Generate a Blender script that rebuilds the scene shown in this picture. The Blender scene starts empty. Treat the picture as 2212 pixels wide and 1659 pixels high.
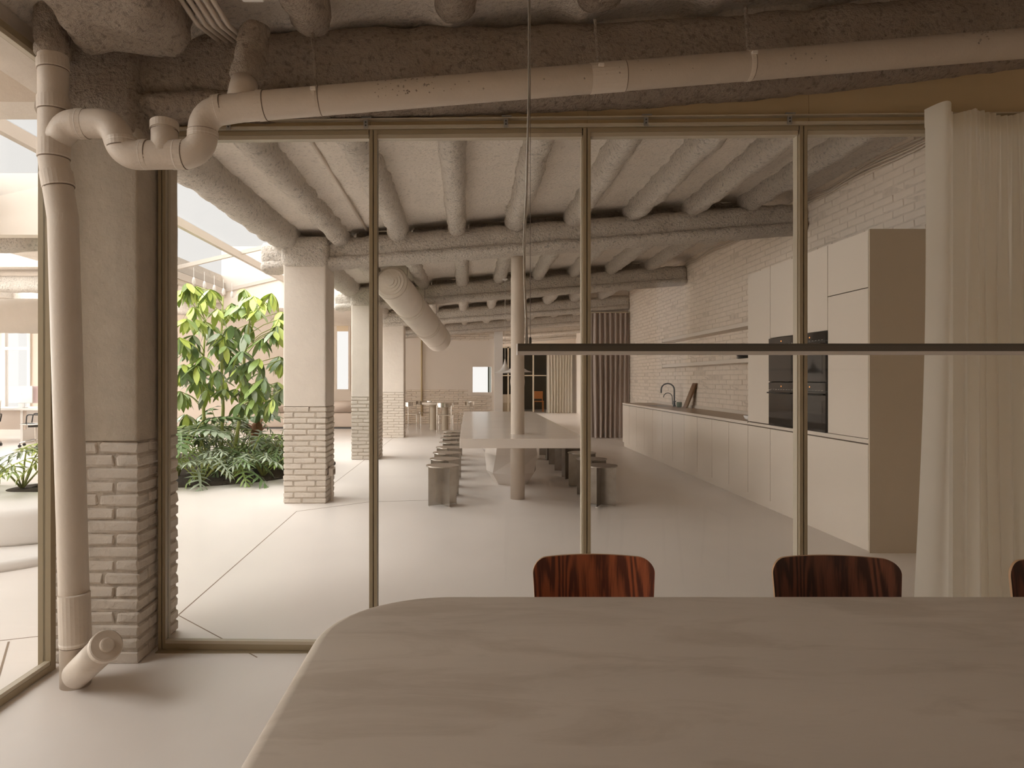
import bpy, math, random
from mathutils import Vector, noise, Matrix

random.seed(7)
sc = bpy.context.scene
COL = sc.collection
PI = math.pi

# ------------------------------------------------------------------ camera
F = 1457.0                      # focal length in pixels of the 2212 px wide frame
VX, VY, H = 1012.0, 820.0, 1.38  # vanishing point of the depth lines, eye height
cam = bpy.data.cameras.new('camera')
cam.sensor_width = 36.0
cam.lens = 36.0 * F / 2212.0
cam.shift_x = (1106.0 - VX) / 2212.0
cam.shift_y = -(829.5 - VY) / 2212.0
cam.clip_start = 0.05
camo = bpy.data.objects.new('camera', cam)
COL.objects.link(camo)
camo.location = (0, 0, H)
camo.rotation_euler = (PI / 2, 0, 0)
sc.camera = camo

# ------------------------------------------------------------------ light
world = bpy.data.worlds.new('overcast_sky')
sc.world = world
world.use_nodes = True
bg = world.node_tree.nodes['Background']
bg.inputs[0].default_value = (1.0, 0.97, 0.945, 1)
bg.inputs[1].default_value = 1.0
sun = bpy.data.lights.new('sun', 'SUN')
sun.energy = 14.5
sun.angle = math.radians(120)
sun.color = (1.0, 0.975, 0.945)
suno = bpy.data.objects.new('sun', sun)
COL.objects.link(suno)
suno.rotation_euler = Vector((0.86, 0.24, -0.50)).to_track_quat('-Z', 'Y').to_euler()
sc.view_settings.view_transform = 'Standard'
sc.view_settings.look = 'None'
sc.view_settings.exposure = 0.22
sc.view_settings.gamma = 1.0
sc.cycles.max_bounces = 12
sc.cycles.diffuse_bounces = 8
sc.cycles.transparent_max_bounces = 24
sc.cycles.caustics_reflective = False
sc.cycles.caustics_refractive = False
sc.cycles.sample_clamp_indirect = 6.0


def P(px, py, Y):
    return Vector(((px - VX) * Y / F, Y, H + (VY - py) * Y / F))


# ------------------------------------------------------------------ materials
M = {}


def mat(name, col, rough=0.6, metal=0.0, var=0.0, vscale=3.0, bump=0.0, bscale=40.0, bdetail=5.0,
        stretch=(1, 1, 1), col2=None, spec=0.5, pits=0.0, emit=None):
    m = bpy.data.materials.new(name)
    m.use_nodes = True
    nt = m.node_tree
    b = nt.nodes['Principled BSDF']
    b.inputs['Roughness'].default_value = rough
    b.inputs['Metallic'].default_value = metal
    b.inputs['Specular IOR Level'].default_value = spec
    b.inputs['Base Color'].default_value = (*col, 1)
    if var or bump:
        tc = nt.nodes.new('ShaderNodeTexCoord')
        mp = nt.nodes.new('ShaderNodeMapping')
        mp.inputs['Scale'].default_value = stretch
        nt.links.new(tc.outputs['Object'], mp.inputs['Vector'])
    if var:
        n = nt.nodes.new('ShaderNodeTexNoise')
        n.inputs['Scale'].default_value = vscale
        n.inputs['Detail'].default_value = 6
        n.inputs['Roughness'].default_value = 0.6
        nt.links.new(mp.outputs[0], n.inputs['Vector'])
        r = nt.nodes.new('ShaderNodeValToRGB')
        r.color_ramp.elements[0].position = 0.3
        r.color_ramp.elements[1].position = 0.7
        c2 = col2 or tuple(c * (1 - var) for c in col)
        r.color_ramp.elements[0].color = (*c2, 1)
        r.color_ramp.elements[1].color = (*col, 1)
        nt.links.new(n.outputs['Fac'], r.inputs[0])
        out = r.outputs[0]
        if pits:
            v = nt.nodes.new('ShaderNodeTexNoise')
            v.inputs['Scale'].default_value = bscale * 0.8
            v.inputs['Detail'].default_value = 3
            nt.links.new(mp.outputs[0], v.inputs['Vector'])
            rr = nt.nodes.new('ShaderNodeValToRGB')
            rr.color_ramp.elements[0].position = 0.30
            rr.color_ramp.elements[1].position = 0.46
            rr.color_ramp.elements[0].color = (1 - pits,) * 3 + (1,)
            rr.color_ramp.elements[1].color = (1, 1, 1, 1)
            nt.links.new(v.outputs['Fac'], rr.inputs[0])
            mx = nt.nodes.new('ShaderNodeMixRGB')
            mx.blend_type = 'MULTIPLY'
            mx.inputs[0].default_value = 1
            nt.links.new(out, mx.inputs[1])
            nt.links.new(rr.outputs[0], mx.inputs[2])
            out = mx.outputs[0]
        nt.links.new(out, b.inputs['Base Color'])
    if bump:
        n2 = nt.nodes.new('ShaderNodeTexNoise')
        n2.inputs['Scale'].default_value = bscale
        n2.inputs['Detail'].default_value = bdetail
        n2.inputs['Roughness'].default_value = 0.65
        nt.links.new(mp.outputs[0], n2.inputs['Vector'])
        bp = nt.nodes.new('ShaderNodeBump')
        bp.inputs['Strength'].default_value = 1.0
        bp.inputs['Distance'].default_value = bump
        nt.links.new(n2.outputs['Fac'], bp.inputs['Height'])
        nt.links.new(bp.outputs[0], b.inputs['Normal'])
    if emit:
        b.inputs['Emission Color'].default_value = (*emit[0], 1)
        b.inputs['Emission Strength'].default_value = emit[1]
    M[name] = m
    return m


BE = (0.80, 0.72, 0.64)   # the beige paint that covers everything
mat('foam_shaded', (0.47, 0.39, 0.32), 0.95, bump=0.035, bscale=48, bdetail=4, var=0.10, vscale=5, spec=0.1, pits=0.35)  # darker copy of the sprayed foam, near room's shade put into the colour
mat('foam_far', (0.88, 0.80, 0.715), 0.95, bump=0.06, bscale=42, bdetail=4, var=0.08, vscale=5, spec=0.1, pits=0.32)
mat('slab', (0.90, 0.82, 0.735), 0.95, bump=0.022, bscale=45, bdetail=4, var=0.10, vscale=2.5, spec=0.1, pits=0.22)
mat('plaster', (0.70, 0.63, 0.56), 0.85, bump=0.006, bscale=14, bdetail=6, var=0.08, vscale=4, spec=0.2)
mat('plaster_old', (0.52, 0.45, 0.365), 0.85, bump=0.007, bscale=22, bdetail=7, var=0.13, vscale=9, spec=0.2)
mat('wall', BE, 0.85, bump=0.002, bscale=6, var=0.03, vscale=1.5, spec=0.2)
mat('brick', (0.67, 0.60, 0.525), 0.88, bump=0.010, bscale=30, bdetail=6, var=0.12, vscale=12, spec=0.2)
mat('mortar', (0.58, 0.505, 0.425), 0.95, bump=0.010, bscale=40, var=0.3, vscale=18, spec=0.1)
mat('wallbrick', (0.80, 0.70, 0.60), 0.85, bump=0.006, bscale=25, bdetail=6, var=0.08, vscale=6, spec=0.2)
mat('wallmortar', (0.76, 0.66, 0.56), 0.9, bump=0.005, bscale=40, var=0.25, vscale=14, spec=0.1)
mat('floor', (0.82, 0.765, 0.72), 0.36, bump=0.0008, bscale=5, var=0.08, vscale=1.1, spec=0.4, stretch=(1, 0.7, 1))
mat('joint', (0.28, 0.21, 0.15), 0.8)
mat('cement', (0.60, 0.525, 0.45), 0.42, bump=0.0012, bscale=7, var=0.10, vscale=1.6, stretch=(0.7, 2.2, 1), spec=0.4)
nt = M['cement'].node_tree
_b = nt.nodes['Principled BSDF']
_src = _b.inputs['Base Color'].links[0].from_socket
_tc = nt.nodes.new('ShaderNodeTexCoord')
_mp = nt.nodes.new('ShaderNodeMapping')
_mp.inputs['Scale'].default_value = (1.3, 4.2, 1)
_mp.inputs['Rotation'].default_value = (0, 0, 0.25)
nt.links.new(_tc.outputs['Object'], _mp.inputs['Vector'])
_n = nt.nodes.new('ShaderNodeTexNoise')
_n.inputs['Scale'].default_value = 1.7
_n.inputs['Detail'].default_value = 9
_n.inputs['Roughness'].default_value = 0.62
_n.inputs['Distortion'].default_value = 0.6
nt.links.new(_mp.outputs[0], _n.inputs['Vector'])
_r = nt.nodes.new('ShaderNodeValToRGB')
_r.color_ramp.elements[0].position = 0.36
_r.color_ramp.elements[1].position = 0.50
_r.color_ramp.elements[0].color = (0.86, 0.84, 0.82, 1)
_r.color_ramp.elements[1].color = (1, 1, 1, 1)
nt.links.new(_n.outputs['Fac'], _r.inputs[0])
_m = nt.nodes.new('ShaderNodeMixRGB')
_m.blend_type = 'MULTIPLY'
_m.inputs[0].default_value = 1
nt.links.new(_src, _m.inputs[1])
nt.links.new(_r.outputs[0], _m.inputs[2])
nt.links.new(_m.outputs[0], _b.inputs['Base Color'])
mat('table_white', (0.79, 0.72, 0.66), 0.2, bump=0.0015, bscale=9, bdetail=2, var=0.05, vscale=2, stretch=(0.6, 2, 1))
mat('pipe', (0.63, 0.545, 0.46), 0.5, bump=0.0015, bscale=40, bdetail=2, var=0.05, vscale=8)
mat('pipe_line', (0.74, 0.67, 0.60), 0.6)
mat('pipe_gap', (0.22, 0.17, 0.13), 0.8)
mat('frame', (0.34, 0.275, 0.18), 0.42, spec=0.5)
mat('frame_light', (0.52, 0.455, 0.35), 0.4)
mat('header', (0.50, 0.38, 0.22), 0.7, var=0.05, vscale=2)
mat('zinc', (0.45, 0.44, 0.42), 0.35, metal=0.8)
mat('screw', (0.08, 0.08, 0.08), 0.5)
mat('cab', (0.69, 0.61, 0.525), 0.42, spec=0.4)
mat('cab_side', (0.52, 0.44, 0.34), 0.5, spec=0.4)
mat('cab_gap', (0.12, 0.09, 0.07), 0.9)
mat('worktop', (0.40, 0.295, 0.20), 0.35, var=0.12, vscale=5)
mat('ovenglass', (0.006, 0.006, 0.006), 0.05, spec=0.35)
mat('ovenblack', (0.02, 0.02, 0.02), 0.3)
mat('ovensteel', (0.35, 0.34, 0.32), 0.3, metal=0.9)
mat('oven_led', (0.9, 0.35, 0.1), 0.4, emit=((1.0, 0.35, 0.08), 1.0))
mat('steel', (0.64, 0.59, 0.53), 0.26, metal=0.9, var=0.30, vscale=5, bump=0.0006, bscale=20)
mat('steel_shaded', (0.40, 0.36, 0.32), 0.30, metal=0.9, var=0.35, vscale=6, bump=0.0006, bscale=20)  # same steel with shade painted in, for the right-hand stools
mat('chrome', (0.62, 0.58, 0.53), 0.18, metal=1.0)
mat('gunmetal', (0.055, 0.05, 0.045), 0.3, metal=0.7)
mat('lampgrey', (0.10, 0.085, 0.07), 0.45, metal=0.3)
mat('diffuser', (0.60, 0.56, 0.54), 0.5)
mat('cord', (0.35, 0.31, 0.27), 0.25, metal=0.4)
mat('darkwire', (0.12, 0.10, 0.085), 0.5)
mat('white', (0.80, 0.77, 0.74), 0.5)
mat('upholstery', (0.62, 0.525, 0.455), 0.95, bump=0.001, bscale=200)
mat('bench', (0.78, 0.75, 0.72), 0.55, var=0.03, vscale=2)
mat('soil', (0.10, 0.075, 0.055), 0.98, bump=0.06, bscale=25, var=0.5, vscale=20)
mat('leaf', (0.28, 0.40, 0.11), 0.35, var=0.25, vscale=4)
mat('leaf_lime', (0.55, 0.64, 0.14), 0.35, var=0.3, vscale=4, col2=(0.42, 0.54, 0.12))
mat('leaf_dark', (0.15, 0.24, 0.09), 0.3, var=0.25, vscale=4)
mat('leaf_grey', (0.40, 0.48, 0.34), 0.28, var=0.25, vscale=4)
mat('stem', (0.34, 0.38, 0.11), 0.6)
mat('bark', (0.34, 0.16, 0.085), 0.9, bump=0.01, bscale=30, var=0.4, vscale=14)
mat('woodchair_edge', (0.45, 0.27, 0.15), 0.5)
mat('board', (0.22, 0.115, 0.055), 0.5, var=0.4, vscale=4, stretch=(6, 6, 0.6))
mat('orange_wood', (0.55, 0.20, 0.045), 0.5)
mat('green_wall', (0.045, 0.05, 0.035), 0.6, var=0.3, vscale=2)
mat('green_bowl', (0.12, 0.16, 0.09), 0.4)
mat('plate_dark', (0.04, 0.04, 0.045), 0.4)
mat('mesh_grey', (0.10, 0.105, 0.10), 0.6)
mat('screen_pink', (0.72, 0.56, 0.56), 0.4)
mat('screen_orange', (0.75, 0.30, 0.06), 0.4)
mat('screen_blue', (0.12, 0.20, 0.42), 0.4)
mat('alu', (0.66, 0.65, 0.63), 0.4, metal=0.3)
mat('blind', (0.80, 0.66, 0.48), 0.8)
mat('skyframe', (0.60, 0.53, 0.47), 0.6)
mat('carpet', (0.50, 0.44, 0.38), 0.9)


def wood_mat(name, dark, light):
    m = bpy.data.materials.new(name)
    m.use_nodes = True
    nt = m.node_tree
    b = nt.nodes['Principled BSDF']
    b.inputs['Roughness'].default_value = 0.42
    tc = nt.nodes.new('ShaderNodeTexCoord')
    mp = nt.nodes.new('ShaderNodeMapping')
    mp.inputs['Scale'].default_value = (1.0, 1.0, 0.16)
    nt.links.new(tc.outputs['Object'], mp.inputs['Vector'])
    n = nt.nodes.new('ShaderNodeTexNoise')
    n.inputs['Scale'].default_value = 4.5
    n.inputs['Detail'].default_value = 2
    nt.links.new(mp.outputs[0], n.inputs['Vector'])
    mu = nt.nodes.new('ShaderNodeMath')
    mu.operation = 'MULTIPLY'
    mu.inputs[1].default_value = 130
    nt.links.new(n.outputs['Fac'], mu.inputs[0])
    si = nt.nodes.new('ShaderNodeMath')
    si.operation = 'SINE'
    nt.links.new(mu.outputs[0], si.inputs[0])
    n2 = nt.nodes.new('ShaderNodeTexNoise')
    n2.inputs['Scale'].default_value = 60
    mp2 = nt.nodes.new('ShaderNodeMapping')
    mp2.inputs['Scale'].default_value = (3, 3, 0.12)
    nt.links.new(tc.outputs['Object'], mp2.inputs['Vector'])
    nt.links.new(mp2.outputs[0], n2.inputs['Vector'])
    ad = nt.nodes.new('ShaderNodeMath')
    ad.operation = 'MULTIPLY_ADD'
    ad.inputs[1].default_value = 0.32
    nt.links.new(si.outputs[0], ad.inputs[0])
    nt.links.new(n2.outputs['Fac'], ad.inputs[2])
    r = nt.nodes.new('ShaderNodeValToRGB')
    r.color_ramp.elements[0].position = 0.25
    r.color_ramp.elements[1].position = 0.75
    r.color_ramp.elements[0].color = (*dark, 1)
    r.color_ramp.elements[1].color = (*light, 1)
    nt.links.new(ad.outputs[0], r.inputs[0])
    nt.links.new(r.outputs[0], b.inputs['Base Color'])
    M[name] = m


wood_mat('mahogany', (0.10, 0.022, 0.010), (0.36, 0.095, 0.035))
wood_mat('mahogany_shaded', (0.045, 0.016, 0.010), (0.17, 0.058, 0.032))  # darker copy of the chair wood, its tone stands in for shade


def glass_mat(name, tint=(0.975, 0.978, 0.97), base=0.015, graze=0.9):
    m = bpy.data.materials.new(name)
    m.use_nodes = True
    nt = m.node_tree
    nt.nodes.remove(nt.nodes['Principled BSDF'])
    out = nt.nodes['Material Output']
    tr = nt.nodes.new('ShaderNodeBsdfTransparent')
    tr.inputs[0].default_value = (*tint, 1)
    gl = nt.nodes.new('ShaderNodeBsdfGlossy')
    gl.inputs['Roughness'].default_value = 0.0
    lw = nt.nodes.new('ShaderNodeLayerWeight')
    lw.inputs[0].default_value = 0.5
    pw = nt.nodes.new('ShaderNodeMath')
    pw.operation = 'POWER'
    pw.inputs[1].default_value = 5
    nt.links.new(lw.outputs['Facing'], pw.inputs[0])
    ma = nt.nodes.new('ShaderNodeMath')
    ma.operation = 'MULTIPLY_ADD'
    ma.inputs[1].default_value = graze
    ma.inputs[2].default_value = base
    nt.links.new(pw.outputs[0], ma.inputs[0])
    mx = nt.nodes.new('ShaderNodeMixShader')
    nt.links.new(ma.outputs[0], mx.inputs[0])
    nt.links.new(tr.outputs[0], mx.inputs[1])
    nt.links.new(gl.outputs[0], mx.inputs[2])
    nt.links.new(mx.outputs[0], out.inputs[0])
    M[name] = m


glass_mat('glass')
glass_mat('skyglass', (0.95, 0.95, 0.95), 0.01)
glass_mat('roofglass', (0.885, 0.885, 0.885), 0.005, 0.06)


def cloth_mat(name, col, trans, clear):
    m = bpy.data.materials.new(name)
    m.use_nodes = True
    nt = m.node_tree
    nt.nodes.remove(nt.nodes['Principled BSDF'])
    out = nt.nodes['Material Output']
    d = nt.nodes.new('ShaderNodeBsdfDiffuse')
    d.inputs[0].default_value = (*col, 1)
    t = nt.nodes.new('ShaderNodeBsdfTranslucent')
    t.inputs[0].default_value = (*col, 1)
    mx = nt.nodes.new('ShaderNodeMixShader')
    mx.inputs[0].default_value = trans
    nt.links.new(d.outputs[0], mx.inputs[1])
    nt.links.new(t.outputs[0], mx.inputs[2])
    tr = nt.nodes.new('ShaderNodeBsdfTransparent')
    m2 = nt.nodes.new('ShaderNodeMixShader')
    m2.inputs[0].default_value = clear
    nt.links.new(mx.outputs[0], m2.inputs[1])
    nt.links.new(tr.outputs[0], m2.inputs[2])
    nt.links.new(m2.outputs[0], out.inputs[0])
    M[name] = m


cloth_mat('sheer', (0.90, 0.86, 0.78), 0.55, 0.05)
cloth_mat('velvet', (0.46, 0.385, 0.345), 0.03, 0.0)


# ------------------------------------------------------------------ mesh building
class MB:
    def __init__(s):
        s.v, s.f = [], []

    def add(s, vs, fs):
        o = len(s.v)
        s.v += [Vector(v) for v in vs]
        s.f += [tuple(i + o for i in f) for f in fs]
        return s

    def box(s, x0, x1, y0, y1, z0, z1):
        return s.add([(x0, y0, z0), (x1, y0, z0), (x1, y1, z0), (x0, y1, z0), (x0, y0, z1), (x1, y0, z1), (x1, y1, z1), (x0, y1, z1)],
                     [(0, 3, 2, 1), (4, 5, 6, 7), (0, 1, 5, 4), (1, 2, 6, 5), (2, 3, 7, 6), (3, 0, 4, 7)])

    def rings(s, rs, cap=True, closed=True):
        n = len(rs[0])
        o = len(s.v)
        for r in rs:
            s.v += [Vector(p) for p in r]
        for i in range(len(rs) - 1):
            for k in range(n if closed else n - 1):
                a = o + i * n + k
                b = o + i * n + (k + 1) % n
                s.f.append((a, b, b + n, a + n))
        if cap:
            s.f.append(tuple(o + k for k in reversed(range(n))))
            s.f.append(tuple(o + (len(rs) - 1) * n + k for k in range(n)))
        return s

    def tube(s, pts, r, n=12, cap=True):
        pts = [Vector(p) for p in pts]
        rad = r if isinstance(r, (list, tuple)) else [r] * len(pts)
        up = None
        rs = []
        for i, p in enumerate(pts):
            t = (pts[min(i + 1, len(pts) - 1)] - pts[max(i - 1, 0)]).normalized()
            if up is None:
                a = Vector((0, 0, 1)) if abs(t.z) < 0.9 else Vector((1, 0, 0))
                up = (a - t * a.dot(t)).normalized()
            else:
                up = (up - t * up.dot(t)).normalized()
            sd = t.cross(up)
            rs.append([p + (sd * math.cos(2 * PI * k / n) + up * math.sin(2 * PI * k / n)) * rad[i] for k in range(n)])
        return s.rings(rs, cap)

    def lathe(s, prof, c=(0, 0, 0), n=24):
        c = Vector(c)
        return s.rings([[c + Vector((r * math.cos(2 * PI * k / n), r * math.sin(2 * PI * k / n), z)) for k in range(n)] for r, z in prof], True)

    def bar(s, a, b, w, h):
        a, b = Vector(a), Vector(b)
        t = (b - a).normalized()
        u = Vector((0, 0, 1)) if abs(t.z) < 0.95 else Vector((0, 1, 0))
        sd = t.cross(u).normalized()
        u = sd.cross(t)
        q = [(-1, -1), (1, -1), (1, 1), (-1, 1)]
        return s.rings([[p + sd * (i * w / 2) + u * (j * h / 2) for i, j in q] for p in (a, b)])

    def prism(s, outline, axis, a0, a1):
        # outline of 2D points in the plane normal to axis
        def pt(p, a):
            return {'x': (a, p[0], p[1]), 'y': (p[0], a, p[1]), 'z': (p[0], p[1], a)}[axis]
        return s.rings([[pt(p, a0) for p in outline], [pt(p, a1) for p in outline]])


WL = {}


def wl(o):
    return WL[o.name]


def obj(name, mb, m, parent=None, smooth=False, origin=None, bevel=0.0, kind=None):
    me = bpy.data.meshes.new(name)
    if origin is None:
        if parent is not None:
            origin = wl(parent)
        else:
            xs = [v.x for v in mb.v]; ys = [v.y for v in mb.v]; zs = [v.z for v in mb.v]
            origin = Vector(((min(xs) + max(xs)) / 2, (min(ys) + max(ys)) / 2, min(zs)))
    origin = Vector(origin)
    me.from_pydata([tuple(v - origin) for v in mb.v], [], mb.f)
    me.materials.append(M[m])
    if smooth:
        me.polygons.foreach_set('use_smooth', [True] * len(me.polygons))
    me.update()
    o = bpy.data.objects.new(name, me)
    COL.objects.link(o)
    WL[o.name] = origin
    if parent is not None:
        o.parent = parent
        o.location = origin - wl(parent)
    else:
        o.location = origin
    if bevel:
        md = o.modifiers.new('bevel', 'BEVEL')
        md.width = bevel
        md.segments = 2
        md.limit_method = 'ANGLE'
    if kind:
        o['kind'] = kind
    return o


def fixn(o):
    return o


def tag(o, label, cat, group=None):
    o['label'] = label
    o['category'] = cat
    if group:
        o['group'] = group
    return o


def thing(name, label, cat, loc=(0, 0, 0), group=None):
    o = bpy.data.objects.new(name, None)
    o.empty_display_size = 0.1
    COL.objects.link(o)
    o.location = loc
    WL[o.name] = Vector(loc)
    return tag(o, label, cat, group)


def dup(root, loc, rz=0.0, label=None, group=None):
    r = root.copy()
    COL.objects.link(r)
    r.location = loc
    r.rotation_euler = (0, 0, rz)
    WL[r.name] = Vector(loc)
    if label:
        r['label'] = label
    if group:
        r['group'] = group
    for ch in list(root.children):
        c = ch.copy()
        COL.objects.link(c)
        c.parent = r
        for g in list(ch.children):
            d = g.copy()
            COL.objects.link(d)
            d.parent = c
    return r


def struct(name, mb, m, **k):
    o = obj(name, mb, m, **k)
    o['kind'] = 'structure'
    return o


def box(x0, x1, y0, y1, z0, z1):
    return MB().box(x0, x1, y0, y1, z0, z1)


def frac(p, f, seed):
    q = Vector((p[0] * f + seed * 7.3, p[1] * f + seed * 3.1, p[2] * f - seed * 5.7))
    return noise.noise(q) + 0.5 * noise.noise(q * 2.1) + 0.28 * noise.noise(q * 4.3)


def lumpy(path, hw, hh, up=(0, 0, 1), expo=3.2, n=24, amp=0.012, freq=7.0, seed=0, rnd=0.06, step=0.05, mb=None):
    """sprayed bar: superellipse section swept along a polyline, ends rounded off, surface uneven"""
    up0 = Vector(up)
    pts = [Vector(path[0])]
    for a, b in zip(path[:-1], path[1:]):
        a, b = Vector(a), Vector(b)
        k = max(1, int((b - a).length / step))
        pts += [a.lerp(b, (i + 1) / k) for i in range(k)]
    L = [0.0]
    for a, b in zip(pts[:-1], pts[1:]):
        L.append(L[-1] + (b - a).length)
    if rnd:
        extra = [rnd * x for x in (0.02, 0.12, 0.3, 0.6)]
        tot = L[-1]
        d0 = (pts[1] - pts[0]).normalized()
        d1 = (pts[-1] - pts[-2]).normalized()
        inner = [(l, p) for l, p in zip(L, pts) if rnd * 0.7 < l < tot - rnd * 0.7]
        seq = [(e, pts[0] + d0 * e) for e in extra] + inner + [(tot - e, pts[-1] - d1 * e) for e in reversed(extra)]
    else:
        seq = list(zip(L, pts))
        tot = L[-1]
    rs = []
    for i, (l, p) in enumerate(seq):
        t = (seq[min(i + 1, len(seq) - 1)][1] - seq[max(i - 1, 0)][1]).normalized()
        sd = t.cross(up0).normalized()
        u = sd.cross(t)
        f = 1.0
        if rnd:
            d = min(l, tot - l) / rnd
            if d < 1:
                f = math.sqrt(max(0.0, 1 - (1 - d) ** 2)) * 0.75 + 0.25 * d
        ring = []
        for k in range(n):
            a = 2 * PI * k / n
            c, s_ = math.cos(a), math.sin(a)
            ex = math.copysign(abs(c) ** (2 / expo), c)
            ez = math.copysign(abs(s_) ** (2 / expo), s_)
            q = p + sd * (ex * hw * f) + u * (ez * hh * f)
            w = amp * frac(q, freq, seed)
            q += (sd * c + u * s_) * w
            ring.append(q)
        rs.append(ring)
    mb = mb or MB()
    return mb.rings(rs)


def arcpath(pts, r, n=7):
    """polyline with its corners rounded to radius r"""
    pts = [Vector(p) for p in pts]
    out = [pts[0]]
    for a, b, c in zip(pts[:-2], pts[1:-1], pts[2:]):
        d1 = (a - b).normalized(); d2 = (c - b).normalized()
        ang = d1.angle(d2)
        if ang > PI - 0.02:
            out.append(b)
            continue
        t = min(r / math.tan(ang / 2), (a - b).length * 0.49, (c - b).length * 0.49)
        rr = t * math.tan(ang / 2)
        ctr = b + (d1 + d2).normalized() * (rr / math.sin(ang / 2))
        p0, p1 = b + d1 * t, b + d2 * t
        for i in range(n + 1):
            q = p0.lerp(p1, i / n)
            out.append(ctr + (q - ctr).normalized() * rr)
    out.append(pts[-1])
    return out


def roundrect(x0, x1, y0, y1, r, n=8, ins=0.0):
    out = []
    for cx, cy, a0 in ((x1 - r, y1 - r, 0), (x0 + r, y1 - r, 90), (x0 + r, y0 + r, 180), (x1 - r, y0 + r, 270)):
        for i in range(n + 1):
            a = math.radians(a0 + 90 * i / n)
            out.append((cx + (r - ins) * math.cos(a), cy + (r - ins) * math.sin(a)))
    return out


# heights of the sloping roof over the long bay (rises to the right)
BX0, BX1 = -2.1, 3.81


def zb(X):
    return 2.64 + 0.075 * (X + 1.6)      # underside of the beams


def zj(X):
    return 3.0 + 0.085 * (X + 0.14)      # underside of the joists


def zs(X):
    return zj(X) + 0.19                  # underside of the slab


# ================================================================== SETTING
floor = struct('floor', box(-16.5, 6.5, -2.6, 31.5, -0.2, 0.0), 'floor', origin=(0, 0, 0))


def floor_joint(pts, w=0.006):
    mb = MB()
    for a, b in zip(pts[:-1], pts[1:]):
        a, b = Vector((*a, 0)), Vector((*b, 0))
        t = (b - a).normalized()
        s = Vector((-t.y, t.x, 0)) * w / 2
        mb.add([a - s, b - s, b + s, a + s] + [q + Vector((0, 0, 0.0012)) for q in (a - s, b - s, b + s, a + s)],
               [(4, 5, 6, 7), (0, 1, 5, 4), (1, 2, 6, 5), (2, 3, 7, 6), (3, 0, 4, 7)])
    obj('joint', mb, 'joint', floor)


floor_joint([(-1.70, 3.95), (-1.80, 7.06), (-1.1, 7.62), (-0.2, 7.75)], 0.007)
floor_joint([(-1.70, 3.95), (-1.05, 3.35)])
floor_joint([(-1.79, 8.0), (-1.78, 20.9)])
floor_joint([(-3.2, 3.30), (-2.05, 3.72)])
floor_joint([(-2.42, 3.55), (-2.02, 2.85)], 0.010)

# ceiling over the long bay: uneven sprayed vaults between the joists
JX = [-1.42 + 0.66 * i for i in range(8)]
mb = MB()
nx, ny = 110, 320
Y0, Y1 = -2.6, 31.5
for j in range(ny + 1):
    for i in range(nx + 1):
        x = BX0 - 0.1 + (BX1 + 1.0 - BX0 + 0.1) * i / nx
        y = Y0 + (Y1 - Y0) * j / ny
        ph = (x - JX[0]) / 0.66 * 2 * PI
        z = zs(min(x, 3.9)) - 0.075 * max(0.0, math.cos(ph)) ** 3 + 0.02 * frac((x, y, 0), 2.2, 3)
        mb.v.append(Vector((x, y, z)))
for j in range(ny):
    for i in range(nx):
        a = j * (nx + 1) + i
        mb.f.append((a, a + nx + 1, a + nx + 2, a + 1))
ceiling = struct('ceiling', mb, 'slab', smooth=True, origin=(0, 0, 0))
mb = MB().prism([(BX0 - 0.1, zs(BX0) + 0.09), (4.85, zs(3.9) + 0.12), (4.85, zs(3.9) + 0.4), (BX0 - 0.1, zs(BX0) + 0.4)], 'y', Y0, Y1)
obj('roof_deck', mb, 'wall', ceiling)

def near_zb(X):
    return 2.69 + 0.024 * (X + 1.12) + 0.022 * max(0.0, X - 0.3) ** 2


BEAM_Y = [-0.75, 3.46, 7.72, 11.9, 16.1, 20.2, 24.2, 28.0]
for bi, by in enumerate(BEAM_Y):
    near = by < 5
    fm = 'foam_shaded' if by < 5 else 'foam_far'
    st = 0.03 if near else 0.05
    xe = 3.84 if by < 17 else 4.75
    xa = -2.36 if by > 4 else -2.16
    off = near_zb if bi == 1 else zb
    p = [(xa + (xe - xa) * k / 12, by, off(xa + (xe - xa) * k / 12)) for k in range(13)]
    main = [Vector(q) + Vector((0, 0.0, 0.25 if bi == 1 else 0.20)) for q in p]
    fl = [Vector(q) + Vector((0, 0.0, 0.065)) for q in p]
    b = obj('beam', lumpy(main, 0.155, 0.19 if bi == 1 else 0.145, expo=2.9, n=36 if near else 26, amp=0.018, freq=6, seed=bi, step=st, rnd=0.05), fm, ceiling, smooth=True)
    obj('flange', lumpy(fl, 0.185, 0.068, expo=2.6, n=32 if near else 22, amp=0.012, freq=9, seed=bi + 20, step=st, rnd=0.05), fm, b, smooth=True)

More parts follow.
